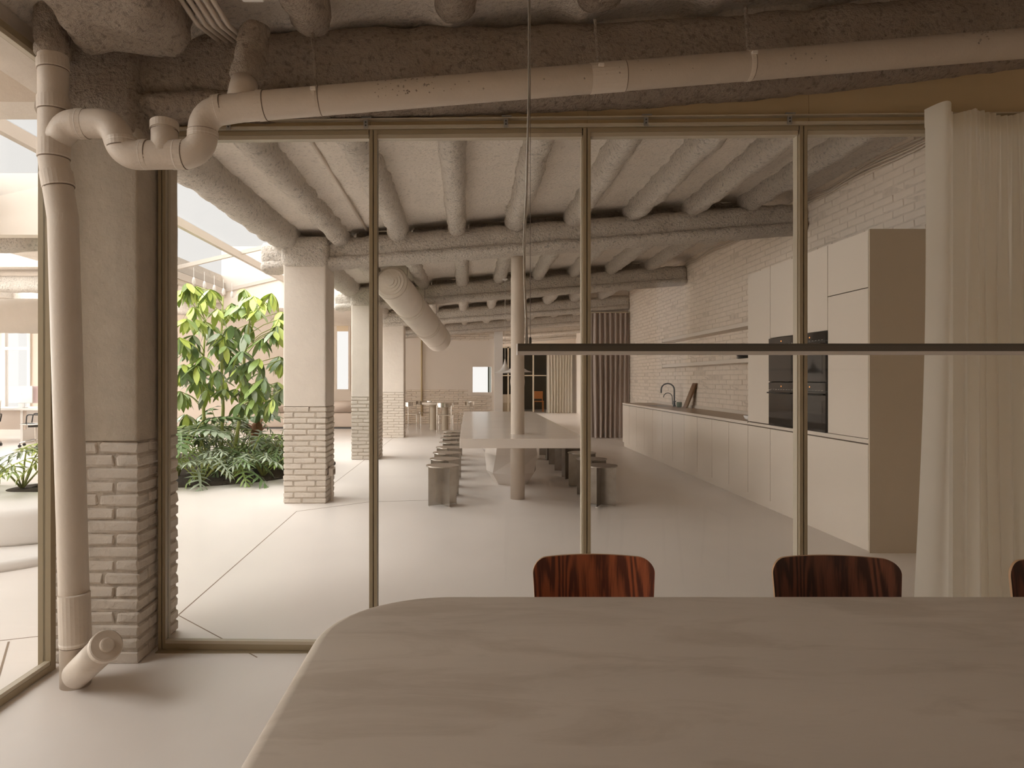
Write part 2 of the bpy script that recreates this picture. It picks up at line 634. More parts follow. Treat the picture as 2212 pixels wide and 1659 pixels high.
# joists: one per bay, resting on the beams with rounded ends
random.seed(11)
for bi in range(len(BEAM_Y) - 1):
    ya, yb = BEAM_Y[bi], BEAM_Y[bi + 1]
    a0 = ya + 0.02
    b0 = yb + (0.10 if bi != 0 else -0.27)
    for k, x in enumerate(JX + ([3.86, 4.5] if bi > 3 else [])):
        x += random.uniform(-0.012, 0.012) + (0.05 if bi == 0 else -0.02)
        if bi == 0 and k == 0:
            hw = 0.26; x = -1.52
        else:
            hw = random.uniform(0.098, 0.115)
        zc = zj(x) + 0.125
        pth = [(x + random.uniform(-0.012, 0.012), a0 + (b0 - a0) * q / 4, zc + random.uniform(-0.008, 0.008)) for q in range(5)]
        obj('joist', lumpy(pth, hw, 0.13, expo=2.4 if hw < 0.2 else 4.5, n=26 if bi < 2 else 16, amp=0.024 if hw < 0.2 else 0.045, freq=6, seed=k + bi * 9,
                           rnd=0.10, step=0.035 if bi == 0 else (0.05 if bi == 1 else 0.09)), 'foam_shaded' if bi < 1 else 'foam_far', ceiling, smooth=True)
    # edge trimmer along the open side over the garden
    if bi > 0 and ya < 19:
        x = -2.04
        pth = [(x, ya + (yb - ya) * q / 4, zj(x) + 0.15 + random.uniform(-0.015, 0.015)) for q in range(5)]
        obj('edge_joist', lumpy(pth, 0.15, 0.17, expo=2.8, n=26, amp=0.022, freq=5, seed=bi + 40, rnd=0.03, step=0.05), 'foam_far', ceiling, smooth=True)
# small flap panels in the openings over the beams
for by in (7.72, 11.9, 16.1):
    for k, x in enumerate(JX[:-1]):
        xm = x + 0.33
        z = zj(xm)
        q = random.uniform(0.02, 0.07)
        mbp = MB().add([(xm - 0.22, by + 0.06, z - 0.03), (xm + 0.05 + q, by + 0.06, z - 0.03), (xm + 0.22, by + 0.12, z + 0.10), (xm + 0.22, by + 0.2, z + 0.2), (xm - 0.22, by + 0.2, z + 0.2),
                        (xm - 0.22, by + 0.09, z - 0.03), (xm + 0.05 + q, by + 0.09, z - 0.03), (xm + 0.22, by + 0.15, z + 0.10), (xm + 0.22, by + 0.23, z + 0.2), (xm - 0.22, by + 0.23, z + 0.2)],
                       [(0, 1, 2, 3, 4), (9, 8, 7, 6, 5), (0, 5, 6, 1), (1, 6, 7, 2), (2, 7, 8, 3), (3, 8, 9, 4), (4, 9, 5, 0)])
        obj('infill_panel', mbp, 'foam_far', ceiling)
# blocking over the near beam
for k in range(len(JX)):
    x0 = JX[k] - 0.33
    obj('blocking_panel', box(x0 + 0.004, x0 + 0.656, 3.53, 3.56, zj(x0) - 0.13, zs(x0) + 0.2), 'slab', ceiling)
# conduit running along the second bay
mb = MB().tube([(-1.12, 3.9, 3.10), (-1.16, 8.05, 3.075)], 0.016, 8)
obj('conduit', mb, 'pipe', ceiling, smooth=True)

# walls
wall_right = struct('wall_right', box(3.8165, 4.05, -2.6, 16.25, 0, 3.9), 'wallmortar', origin=(3.8165, 0, 0))
struct('wall_front', MB().box(-16.5, 2.3, -2.75, -2.55, 0, 4.2).box(2.75, 4.05, -2.75, -2.55, 0, 4.2).box(2.3, 2.75, -2.75, -2.55, 0, 0.5).box(2.3, 2.75, -2.75, -2.55, 2.75, 4.2), 'header')
wall_back = struct('wall_back', MB().box(-13.62, -4.16, 21, 21.25, 0, 4.0).box(-4.16, -3.68, 21, 21.25, 0, 1.02).box(-4.16, -3.68, 21, 21.25, 3.2, 4.0)
                   .box(-3.68, 0.13, 21, 21.25, 0, 4.0).box(0.13, 0.72, 21, 21.25, 0, 0.98).box(0.13, 0.72, 21, 21.25, 1.78, 4.0).box(0.72, 1.06, 21, 21.25, 0, 4.0)
                   .box(-14.5, -13.62, 21, 21.25, 0, 0.5).box(-14.5, -13.62, 21, 21.25, 3.2, 4.0).box(-16.5, -14.5, 21, 21.25, 0, 4.0), 'wall')
wm = MB().box(-16.7, -16.5, -2.6, 21.25, 0, 0.25).box(-16.7, -16.5, -2.6, 21.25, 3.35, 4.2)  # wide openings added in this unseen wall to bring in side light
for k in range(7):
    wm.box(-16.7, -16.5, -2.6 + 3.9 * k - 0.12, -2.6 + 3.9 * k + 0.12, 0.25, 3.35)
wm.box(-16.7, -16.5, 9.22, 21.25, 0.25, 0.6).box(-16.7, -16.5, 9.22, 21.25, 3.1, 3.35)
struct('wall_left', wm, 'wall')
struct('wall_meeting', MB().box(0.96, 1.06, 21.25, 28.0, 0, 0.3).box(0.96, 1.06, 21.25, 28.0, 2.9, 3.9).box(0.96, 1.06, 21.25, 21.5, 0.3, 2.9).box(0.96, 1.06, 27.7, 28.0, 0.3, 2.9).box(0.96, 1.06, 24.5, 24.7, 0.3, 2.9), 'wall')  # openings added on the unseen side to light the far passage
struct('wall_meeting_back', MB().box(0.9, 4.9, 31.3, 31.45, 0, 3.9).box(0.96, 1.06, 28.0, 31.45, 0, 3.9), 'green_wall')
struct('wall_passage', MB().box(4.45, 4.7, 16.25, 21.6, 0, 3.9).box(4.45, 4.7, 21.6, 26.4, 0, 1.05).box(4.45, 4.7, 21.6, 26.4, 2.35, 3.9).box(4.45, 4.7, 26.4, 31.45, 0, 3.9), 'wall')
struct('wall_niche', MB().box(5.3, 5.4, 21.0, 27.0, 0, 3.9).box(4.7, 5.3, 20.9, 21.0, 0, 3.9).box(4.7, 5.3, 27.0, 27.1, 0, 3.9).box(4.7, 5.4, 20.9, 27.1, 3.3, 3.4), 'wall')
struct('wall_cabin', MB().box(2.86, 2.89, 16.06, 16.25, 0, 3.9).box(2.89, 3.83, 16.06, 16.25, 3.0, 3.9).box(2.89, 4.45, 16.35, 16.45, 0, 3.9), 'wall')
struct('trim_1', box(0.80, 1.06, 20.84, 21.0, 0, 3.9), 'white')     # pilaster beside the small far window

# brick pieces -------------------------------------------------------------
BRK = {}


def brick_mesh(l, d, h, var, bev=0.008, jit=0.0036):
    key = (round(l, 3), round(d, 3), round(h, 3), var, bev)
    if key in BRK:
        return BRK[key]
    rnd = random.Random(hash(key) & 0xffff)
    vs, idx = [], {}
    for sx in (-1, 1):
        for sy in (-1, 1):
            for sz in (-1, 1):
                for ax in range(3):
                    c = [sx * (l / 2 - bev), sy * (d / 2 - bev), sz * (h / 2 - bev)]
                    c[ax] = (sx, sy, sz)[ax] * (l, d, h)[ax] / 2
                    idx[(sx, sy, sz, ax)] = len(vs)
                    vs.append(tuple(q + rnd.uniform(-jit, jit) for q in c))
    fs = []
    sg = (-1, 1)
    for s in sg:
        fs.append([idx[(s, a, b, 0)] for a, b in ((-1, -1), (1, -1), (1, 1), (-1, 1))][::s])
        fs.append([idx[(b, s, a, 1)] for a, b in ((-1, -1), (1, -1), (1, 1), (-1, 1))][::s])
        fs.append([idx[(a, b, s, 2)] for a, b in ((-1, -1), (1, -1), (1, 1), (-1, 1))][::s])
    for a in sg:
        for b in sg:
            fs.append([idx[(-1, a, b, 1)], idx[(1, a, b, 1)], idx[(1, a, b, 2)], idx[(-1, a, b, 2)]])
            fs.append([idx[(a, -1, b, 0)], idx[(a, 1, b, 0)], idx[(a, 1, b, 2)], idx[(a, -1, b, 2)]])
            fs.append([idx[(a, b, -1, 0)], idx[(a, b, 1, 0)], idx[(a, b, 1, 1)], idx[(a, b, -1, 1)]])
            for c in sg:
                fs.append([idx[(a, b, c, 0)], idx[(a, b, c, 1)], idx[(a, b, c, 2)]])
    me = bpy.data.meshes.new('brick')
    me.from_pydata(vs, [], fs)
    me.update()
    import bmesh
    bm = bmesh.new(); bm.from_mesh(me); bmesh.ops.recalc_face_normals(bm, faces=bm.faces); bm.to_mesh(me); bm.free()
    BRK[key] = me
    return me


def put_brick(parent, me, m, loc, rz=0.0):
    if not me.materials:
        me.materials.append(M[m])
    o = bpy.data.objects.new('brick', me)
    COL.objects.link(o)
    o.parent = parent
    o.location = Vector(loc) - wl(parent)
    o.rotation_euler = (random.uniform(-0.006, 0.006), random.uniform(-0.006, 0.006), rz + random.uniform(-0.008, 0.008))
    return o


def column(x0, x1, y0, y1, ztop, label, shaft_m='plaster', cap0=2.46, capw=0.03, fm='foam_far'):
    c = thing('brick_column', label, 'column', ((x0 + x1) / 2, (y0 + y1) / 2, 0), 'row of square columns')
    obj('mortar_core', box(x0 + 0.009, x1 - 0.009, y0 + 0.009, y1 - 0.009, 0, 1.08), 'mortar', c)
    pitch = 0.0635
    W, D = x1 - x0, y1 - y0
    j = 0.011
    for r in range(17):
        z = pitch * (r + 0.5)
        alongx = r % 2 == 0
        sh = random.choice((0.26, 0.20, 0.285))
        dp = 0.11
        if alongx:
            for yy in (y0 + dp / 2, y1 - dp / 2):
                a = min(sh, W - 0.14)
                for xa, l in ((x0, a), (x0 + a + j, W - a - j)):
                    put_brick(c, brick_mesh(l, dp, 0.052, random.randrange(3)), 'brick', (xa + l / 2, yy + random.uniform(-0.003, 0.003), z))
            for xx in (x0 + dp / 2, x1 - dp / 2):
                l = D - 2 * dp - 2 * j
                put_brick(c, brick_mesh(l, dp, 0.052, random.randrange(3)), 'brick', (xx + random.uniform(-0.003, 0.003), (y0 + y1) / 2, z), PI / 2)
        else:
            for xx in (x0 + dp / 2, x1 - dp / 2):
                a = min(sh, D - 0.14)
                for ya, l in ((y0, a), (y0 + a + j, D - a - j)):
                    put_brick(c, brick_mesh(l, dp, 0.052, random.randrange(3)), 'brick', (xx + random.uniform(-0.003, 0.003), ya + l / 2, z), PI / 2)
            for yy in (y0 + dp / 2, y1 - dp / 2):
                l = W - 2 * dp - 2 * j
                put_brick(c, brick_mesh(l, dp, 0.052, random.randrange(3)), 'brick', ((x0 + x1) / 2, yy + random.uniform(-0.003, 0.003), z))
    # plaster shaft with a slightly uneven skin
    cx, cy = (x0 + x1) / 2, (y0 + y1) / 2
    obj('shaft', lumpy([(cx, cy, 1.083), (cx, cy, cap0 + 0.1)], W / 2 + 0.002, D / 2 + 0.002, up=(0, 1, 0), expo=26, n=40, amp=0.0025, freq=3, rnd=0, step=0.08), shaft_m, c)
    obj('capital', lumpy([(cx, cy, cap0), (cx, cy, ztop)], W / 2 + capw, D / 2 + capw, up=(0, 1, 0), expo=9, n=40, amp=0.016, freq=6, seed=5, rnd=0.05, step=0.04), fm, c, smooth=True)
    return c


random.seed(3)
col1 = column(-2.06, -1.60, 3.27, 3.72, 3.2, 'large brick-footed column beside the downpipe in the glazed corner', 'plaster_old', 2.50, 0.012, 'foam_shaded')
col2 = column(-2.06, -1.585, 7.5, 7.97, 3.0, 'pale brick-footed column next to the planted bed, with a socket box', cap0=2.60)
col3 = column(-2.02, -1.55, 11.62, 12.2, 3.0, 'brick-footed column partly behind the glass partition mullion, left of the round duct', cap0=2.62)
col4 = column(-2.03, -1.53, 15.96, 16.4, 3.0, 'farthest brick-footed column, beside the steel chairs at the back', cap0=2.62)
col5 = column(-2.03, -1.53, 20.4, 20.9, 3.0, 'hidden brick-footed column against the far back wall', cap0=2.62) if False else None

# right hand brick wall: the pieces nearest the camera singly, the rest joined
random.seed(5)
stuff = MB()
cnt = 0
cands = []
pitch, bl = 0.0725, 0.29
r = 0
z = 0.036
while z < 3.6:
    y = -2.5 + (0.145 if r % 2 else 0)
    while y < 16.2:
        l = bl - 0.012
        yc = y + bl / 2
        if z < zs(3.81) + 0.05:
            hid = (z < 0.9 and 5.3 < yc < 13.9) or (z < 2.55 and 5.4 < yc < 7.6) or yc < 4.6
            vis = yc > 5.0 and not hid
            px = (3.81 * F / yc ** 2) * bl
            if vis:
                cands.append((yc, z))
            elif not hid or yc < 4.6:
                cands.append((yc + 100, z))
        y += bl
    z += pitch
    r += 1
cands.sort()
for i, (yc, z) in enumerate(cands):
    me = brick_mesh(bl - 0.010, 0.05, pitch - 0.009, random.randrange(4), 0.005, 0.0022)
    if yc > 99:
        yc -= 100
        single = False
    else:
        single = i < 300
    xo = 3.838 + random.uniform(-0.0035, 0.0035)
    if single:
        put_brick(wall_right, me, 'wallbrick', (xo, yc, z), PI / 2)
    else:
        o = len(stuff.v)
        for v in me.vertices:
            stuff.v.append(Vector((xo - v.co.y, yc + v.co.x, z + v.co.z)))
        stuff.f += [tuple(k + o for k in p.vertices) for p in me.polygons]
obj('brick_courses', stuff, 'wallbrick', wall_right, kind='stuff')

# far back wall: brick courses under and above the plaster field
for za, zb_, xa, xe in ((0.04, 1.08, -3.65, 0.78), (2.62, 3.02, -1.4, 0.78)):
    mb = MB()
    z = za
    r = 0
    while z < zb_:
        x = xa + (0.145 if r % 2 else 0)
        while x < xe - 0.28:
            if not (0.05 < x + 0.29 and x < 0.78 and z > 0.9 and z < 1.8):
                me = brick_mesh(0.28, 0.05, 0.058, random.randrange(3))
                o = len(mb.v)
                mb.v += [Vector((x + 0.145 + v.co.x, 20.992 + random.uniform(-0.003, 0.003), z + v.co.z)) + Vector((0, v.co.y, 0)) for v in me.vertices]
                mb.f += [tuple(k + o for k in p.vertices) for p in me.polygons]
            x += 0.29
        z += 0.0665
        r += 1
    obj('brick_courses', mb, 'wallbrick', wall_back, kind='stuff')

# roofs around the garden
def slab_ceiling(name, x0, x1, y0, y1, z, m='slab'):
    return struct(name, box(x0, x1, y0, y1, z, z + 0.25), m)


struct('ceiling_garden_near', MB().box(-16.5, -7.0, -2.6, 4.42, 3.57, 3.82).box(-3.8, -2.02, -2.6, 4.42, 3.57, 3.82).box(-7.0, -3.8, -2.6, -1.0, 3.57, 3.82).box(-7.0, -3.8, 2.5, 4.42, 3.57, 3.82), 'slab')  # out-of-view roof opening put in to brighten the near room
struct('ceiling_office', MB().box(-16.5, -11.5, 4.42, 21.2, 3.42, 3.67).box(-7.4, -5.42, 4.42, 21.2, 3.42, 3.67).box(-11.5, -7.4, 4.42, 8.4, 3.42, 3.67).box(-11.5, -7.4, 17.0, 21.2, 3.42, 3.67).box(-11.5, -7.4, 12.2, 14.0, 3.42, 3.67), 'slab')  # roof openings added to brighten the long bay and back wall
slab_ceiling('ceiling_lounge', -5.42, -2.0, 15.1, 21.2, 3.05)
struct('trim_2', box(-8.0, -2.2, 4.42, 4.72, 3.2, 3.9), 'plaster')            # header before the roof light
struct('trim_3', box(-5.42, -2.0, 14.8, 15.1, 2.95, 4.3), 'wall')             # upstand behind the roof light
struct('trim_4', box(-2.16, -2.06, 4.3, 15.1, 3.22, 4.35), 'wall')            # upstand on the long side
struct('trim_5', box(-5.5, -5.34, 4.42, 15.1, 3.16, 3.5), 'plaster')          # left edge of the roof light
struct('trim_6', box(-9.0, -4.3, 7.45, 7.62, 2.98, 3.66), 'wall')             # cross beam under the roof light
struct('trim_7', box(-2.3, -2.0, -2.6, 4.42, 2.90, 3.60), 'plaster')          # wall above the side glazing
office_beams = []
for k, yy in enumerate((8.6, 12.6, 17.0)):
    pth = [(-16, yy, 3.16), (-5.45, yy, 3.16)]
    o = obj('ceiling_beam', lumpy(pth, 0.17, 0.15, n=20, amp=0.02, freq=5, seed=60 + k, step=0.12), 'foam_far', smooth=True)
    o['kind'] = 'structure'

# roof light
def zr(X):
    return 4.604 + 0.235 * X


sky = thing('roof_light', 'sloping glazed roof light over the planted bed', 'skylight', (-3.7, 9.7, 3.4))
for x in (-5.34, -4.07, -2.14):
    obj('rafter', MB().box(x - 0.035, x + 0.035, 4.5, 14.85, zr(x) - 0.12, zr(x)), 'skyframe', sky)
for y in (4.55, 7.5, 12.0, 14.8):
    mb = MB().prism([(-5.36, zr(-5.36) - 0.05), (-2.1, zr(-2.1) - 0.05), (-2.1, zr(-2.1) + 0.02), (-5.36, zr(-5.36) + 0.02)], 'y', y - 0.03, y + 0.03)
    obj('crossbar', mb, 'skyframe', sky)
for xa, xe in ((-5.34, -4.07), (-4.07, -2.14)):
    for ya, ye in ((4.55, 7.5), (7.5, 12.0), (12.0, 14.8)):
        obj('pane', MB().prism([(xa, zr(xa) + 0.02), (xe, zr(xe) + 0.02), (xe, zr(xe) + 0.028), (xa, zr(xa) + 0.028)], 'y', ya, ye), 'roofglass', sky)
for k in range(5):
    y = 12.4 + 0.5 * k
    b = thing('hanging_bulb', ['first', 'second', 'third', 'fourth', 'fifth'][k] + ' small white bulb from the left in the row under the roof light', 'bulb', (-5.05, y, 3.12), 'bulbs under the roof light')
    obj('socket', MB().tube([(-5.05, y, 3.45), (-5.05, y, 3.25)], 0.006, 6), 'white', b)
    obj('bulb_glass', MB().lathe([(0.015, 3.26), (0.03, 3.22), (0.034, 3.17), (0.02, 3.13), (0.002, 3.12)], (-5.05, y, 0), 10), 'white', b, smooth=True)

# ------------------------------------------------------------------ glazing in front
def gy(X):
    return 3.432 - 0.025 * X


GZ0, GZ1 = 0.05, 2.615
MX = [-1.565, -0.482, 0.595, 1.67, 2.75, 3.80]
win = struct('window_1', box(-1.58, 3.80, 3.40, 3.44, 0, 0.004), 'frame', origin=(0, 3.43, 0))


def gbar(name, xa, xe, dy0, dy1, z0, z1, m='frame', parent=win):
    a0, a1 = gy(xa), gy(xe)
    mb = MB().add([(xa, a0 + dy0, z0), (xe, a1 + dy0, z0), (xe, a1 + dy1, z0), (xa, a0 + dy1, z0), (xa, a0 + dy0, z1), (xe, a1 + dy0, z1), (xe, a1 + dy1, z1), (xa, a0 + dy1, z1)],
                  [(0, 3, 2, 1), (4, 5, 6, 7), (0, 1, 5, 4), (1, 2, 6, 5), (2, 3, 7, 6), (3, 0, 4, 7)])
    return obj(name, mb, m, parent)


for i, x in enumerate(MX):
    hw = 0.019
    mu = gbar('mullion', x - hw, x - 0.0025, -0.03, 0.03, 0, GZ1 + 0.03)
    gbar('mullion', x + 0.0025, x + hw, -0.03, 0.03, 0, GZ1 + 0.03)
    gbar('glazing_bead', x - hw - 0.005, x - hw, -0.012, 0.03, GZ0, GZ1, 'frame_light')
    gbar('seal', x - 0.0025, x + 0.0025, -0.02, 0.02, 0, GZ1 + 0.03, 'pipe_gap')
for i in range(len(MX) - 1):
    xa, xe = MX[i] + 0.019, MX[i + 1] - 0.024
    gbar('rail', xa, xe, -0.03, 0.03, 0.005, 0.034)
    gbar('glazing_bead', xa, xe, -0.03, 0.0, 0.034, 0.05, 'frame_light')
    gbar('rail', xa, xe, -0.03, 0.03, GZ1 + 0.008, GZ1 + 0.03)
    gbar('glazing_bead', xa, xe, -0.022, 0.02, GZ1 - 0.012, GZ1 + 0.008, 'frame_light')
    gbar('pane', xa, xe, -0.005, 0.005, GZ0, GZ1 - 0.01, 'glass')
# header above the glazing
hd = MB()
hx = [-1.6, -0.5, 0.6, 1.7, 2.8, 3.83]
for i in range(5):
    xa, xe = hx[i] + 0.001, hx[i + 1] - 0.001
    t0 = near_zb(xa) + 0.05; t1 = near_zb(xe) + 0.05
    hd.add([(xa, gy(xa) - 0.02, 2.645), (xe, gy(xe) - 0.02, 2.645), (xe, gy(xe) + 0.03, 2.645), (xa, gy(xa) + 0.03, 2.645),
            (xa, gy(xa) - 0.02, t0), (xe, gy(xe) - 0.02, t1), (xe, gy(xe) + 0.03, t1), (xa, gy(xa) + 0.03, t0)],
           [(0, 3, 2, 1), (4, 5, 6, 7), (0, 1, 5, 4), (1, 2, 6, 5), (2, 3, 7, 6), (3, 0, 4, 7)])
struct('trim_8', hd, 'header')
trk = thing('curtain_track', 'slim beige curtain track fixed along the head of the glass partition', 'curtain track', (1.1, 3.36, 2.66))
gbar('track_rail', -1.56, 3.79, -0.055, -0.035, 2.645, 2.658, 'frame_light', trk)
gbar('track_top', -1.56, 3.79, -0.055, -0.02, 2.688, 2.694, 'frame_light', trk)
for px in (493, 791, 1092, 1390, 1692):
    x = (px - VX) * 3.4 / F
    b = obj('bracket', box(x - 0.011, x + 0.011, gy(x) - 0.062, gy(x) - 0.056, 2.640, 2.684).box(x - 0.020, x + 0.028, gy(x) - 0.066, gy(x) - 0.02, 2.6945, 2.698), 'zinc', trk)
    for zz in (2.655, 2.671):
        obj('screw', MB().tube([(x, gy(x) - 0.061, zz), (x, gy(x) - 0.065, zz)], 0.004, 8), 'screw', b)

# side glazing on the left
win2 = struct('window_2', box(-2.02, -1.98, -2.3, 3.2, 0, 0.004), 'frame', origin=(-2.0, 0, 0))
for y in (3.20, 2.10, 1.0, -0.1, -1.2, -2.3):
    obj('mullion', box(-2.03, -1.97, y - 0.02, y + 0.02, 0, 2.9), 'frame', win2)
for ya, ye in ((2.12, 3.18), (1.02, 2.08), (-0.08, 0.98), (-1.18, -0.12), (-2.28, -1.22)):
    obj('rail', box(-2.03, -1.97, ya, ye, 0.004, 0.034), 'frame', win2)
    obj('glazing_bead', box(-2.0, -1.972, ya, ye, 0.034, 0.052), 'frame_light', win2)
    obj('rail', box(-2.03, -1.97, ya, ye, 2.868, 2.9), 'frame', win2)
    obj('glazing_bead', box(-2.0, -1.972, ya, ye, 2.848, 2.868), 'frame_light', win2)
    obj('pane', box(-2.006, -1.996, ya, ye, 0.05, 2.86), 'glass', win2)

# far windows
w = struct('window_3', MB().box(-4.16, -4.10, 20.98, 21.06, 1.02, 3.2).box(-3.74, -3.68, 20.98, 21.06, 1.02, 3.2).box(-4.10, -3.74, 20.98, 21.06, 1.02, 1.08).box(-4.10, -3.74, 20.98, 21.06, 3.14, 3.2), 'wall')
obj('pane', box(-4.10, -3.74, 21.02, 21.03, 1.08, 3.14), 'skyglass', w)
obj('roller_blind', box(-4.10, -3.74, 20.97, 20.99, 2.88, 3.14), 'blind', w)
w = struct('window_4', MB().box(0.05, 0.13, 20.96, 21.06, 0.90, 1.86).box(0.72, 0.80, 20.96, 21.06, 0.90, 1.86).box(0.13, 0.72, 20.96, 21.06, 0.90, 0.98).box(0.13, 0.72, 20.96, 21.06, 1.78, 1.86), 'wall')
obj('pane', box(0.13, 0.72, 21.02, 21.03, 0.98, 1.78), 'skyglass', w)
w = struct('window_5', MB().box(-14.5, -14.4, 20.95, 21.1, 0.5, 3.2).box(-13.72, -13.62, 20.95, 21.1, 0.5, 3.2).box(-14.4, -13.72, 20.95, 21.1, 2.3, 2.4), 'white')
obj('pane', box(-14.4, -13.72, 21.02, 21.03, 0.5, 2.3), 'skyglass', w)
obj('pane', box(-14.4, -13.72, 21.02, 21.03, 2.4, 3.2), 'skyglass', w)

# ================================================================== PIPES
def ring(mb, a, b, r, n=24):
    return mb.tube([a, b], r, n)


PR = 0.0625
PY = 3.02
# downpipe in the corner
dp = thing('downpipe', 'thick beige vertical drainpipe with a capped cleanout in the glazed corner', 'pipe', P(163, 1460, 3.05))
q = [P(113, -20, PY), P(115, 120, PY), P(116, 345, PY), P(136, 470, PY), P(137, 500, PY), P(160, 1290, PY + 0.02), P(163, 1452, PY + 0.03)]
q[-1].z = 0.0
obj('pipe_run', MB().tube(arcpath(q, 0.16), PR, 28), 'pipe', dp, smooth=True)
obj('sprayed_top', lumpy([P(113, -40, PY), P(114, 128, PY)], 0.074, 0.074, up=(0, 1, 0), expo=2, n=26, amp=0.012, freq=12, seed=8, rnd=0.02, step=0.02), 'foam_shaded', dp, smooth=True)
for (xa, ya, xb, yb, k, gap) in ((114, 132, 115, 152, 1.06, 1), (115.5, 212, 116, 240, 1.07, 1), (116, 305, 116.5, 342, 1.07, 1), (121, 372, 127, 405, 1.07, 1),
                                 (137, 466, 137, 482, 0.99, 0), (160, 1282, 163, 1392, 1.045, 1)):
    a, b = P(xa, ya, PY), P(xb, yb, PY)
    s_ = obj('sleeve', ring(MB(), a, b, PR * k), 'pipe', dp)
    if gap:
        d = (b - a).normalized()
        obj('glue_line', ring(MB(), b, b + d * 0.004, PR * 1.025), 'pipe_gap', s_)
        obj('glue_ring', ring(MB(), a + (b - a) * 0.92, a + (b - a) * 0.96, PR * k + 0.0008), 'pipe_line', s_)
b0 = P(166, 1452, PY - 0.01); b0.z = 0.065
b1 = P(226, 1398, PY - 0.20)
d = (b1 - b0).normalized()
br = obj('cleanout', MB().tube([b0, b1], PR * 0.98, 28), 'pipe', dp, smooth=True)
obj('cap', MB().tube([b1 - d * 0.005, b1 + d * 0.022, b1 + d * 0.026], [PR * 1.06, PR * 1.06, PR * 0.98], 28), 'pipe', br)
obj('cap_knob', MB().tube([b1 + d * 0.024, b1 + d * 0.040, b1 + d * 0.042], [0.030, 0.028, 0.022], 20), 'pipe', br)

# waste pipe with its trap, running under the near beam
wp = thing('waste_pipe', 'long sloping beige waste pipe with a U-shaped trap under the near beam', 'pipe', P(437, 300, PY))
q = [P(120, 300, PY), P(152, 268, PY - 0.02), P(245, 267, PY - 0.05), P(268, 336, PY - 0.06), P(440, 333, PY - 0.06), P(437, 245, PY - 0.06), P(520, 232, PY - 0.06), P(2330, 84, PY - 0.06)]
ap = arcpath(q, 0.088, 9)
obj('pipe_run', MB().tube(ap, PR, 28), 'pipe', wp, smooth=True)


def on_run(px):
    t = (px - 520.0) / (2330 - 520.0)
    return P(520 + 1810 * t, 232 + (84 - 232) * t, PY - 0.06)


RD = (on_run(2000) - on_run(600)).normalized()
for px, L, k in ((565, 0.03, 1.05), (690, 0.004, 1.03), (1312, 0.15, 1.03), (1617, 0.02, 1.035)):
    c = on_run(px)
    s_ = obj('sleeve', ring(MB(), c - RD * L / 2, c + RD * L / 2, PR * k), 'pipe', wp)
    obj('glue_line', ring(MB(), c + RD * L / 2, c + RD * (L / 2 + 0.004), PR * 1.012), 'pipe_gap', s_)
for a, b, k in ((P(168, 268, PY - 0.03), P(188, 268, PY - 0.03), 1.05), (P(305, 334, PY - 0.06), P(322, 334, PY - 0.06), 1.04), (P(372, 334, PY - 0.06), P(400, 334, PY - 0.06), 1.04), (P(438, 300, PY - 0.06), P(438, 285, PY - 0.06), 1.05),
                (P(262, 300, PY - 0.06), P(264, 318, PY - 0.06), 1.03), (P(465, 239, PY - 0.06), P(482, 236, PY - 0.06), 1.04)):
    s_ = obj('sleeve', ring(MB(), a, b, PR * k), 'pipe', wp)
    d = (b - a).normalized()
    obj('glue_line', ring(MB(), b, b + d * 0.0035, PR * 1.015), 'pipe_gap', s_)
    obj('glue_ring', ring(MB(), a + (b - a) * 0.35, a + (b - a) * 0.45, PR * k + 0.0007), 'pipe_line', s_)
a, b = P(356, 335, PY - 0.07), P(355, 268, PY - 0.04)
st = obj('stub', MB().tube([a, b], 0.056, 26), 'pipe', wp, smooth=True)
obj('stub_collar', MB().tube([P(355, 282, PY - 0.045), P(355, 266, PY - 0.04)], 0.060, 26), 'pipe', st)
obj('glue_line', MB().tube([P(355, 284, PY - 0.045), P(355, 282, PY - 0.045)], 0.0585, 26), 'pipe_gap', st)
a, b, c = P(517, 228, PY - 0.05), P(528, 180, PY + 0.0), P(556, 55, PY + 0.06)
st = obj('branch', MB().tube([a, P(524, 196, PY - 0.02), b], PR * 0.95, 26), 'pipe', wp, smooth=True)
obj('branch_sprayed', lumpy([b, c], 0.070, 0.070, up=(0, 1, 0), expo=2, n=24, amp=0.012, freq=12, seed=4, rnd=0.03, step=0.02), 'foam_shaded', wp, smooth=True)
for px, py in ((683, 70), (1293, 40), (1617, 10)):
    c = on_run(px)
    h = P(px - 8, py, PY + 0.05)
    obj('hanger_rod', lumpy([h, c.lerp(h, 0.5) + Vector((0.004, 0, 0)), c + Vector((0, 0, PR))], 0.008, 0.008, up=(0, 1, 0), expo=2, n=8, amp=0.004, freq=30, seed=px, rnd=0.004, step=0.012), 'foam_shaded', wp, smooth=True)
    s_ = obj('strap', ring(MB(), c - RD * 0.006, c + RD * 0.006, PR * 1.02), 'pipe', wp)
    obj('strap_bolt', MB().box(c.x - 0.011, c.x + 0.011, c.y - PR - 0.008, c.y - PR + 0.02, c.z + 0.022, c.z + 0.034), 'pipe_line', s_)
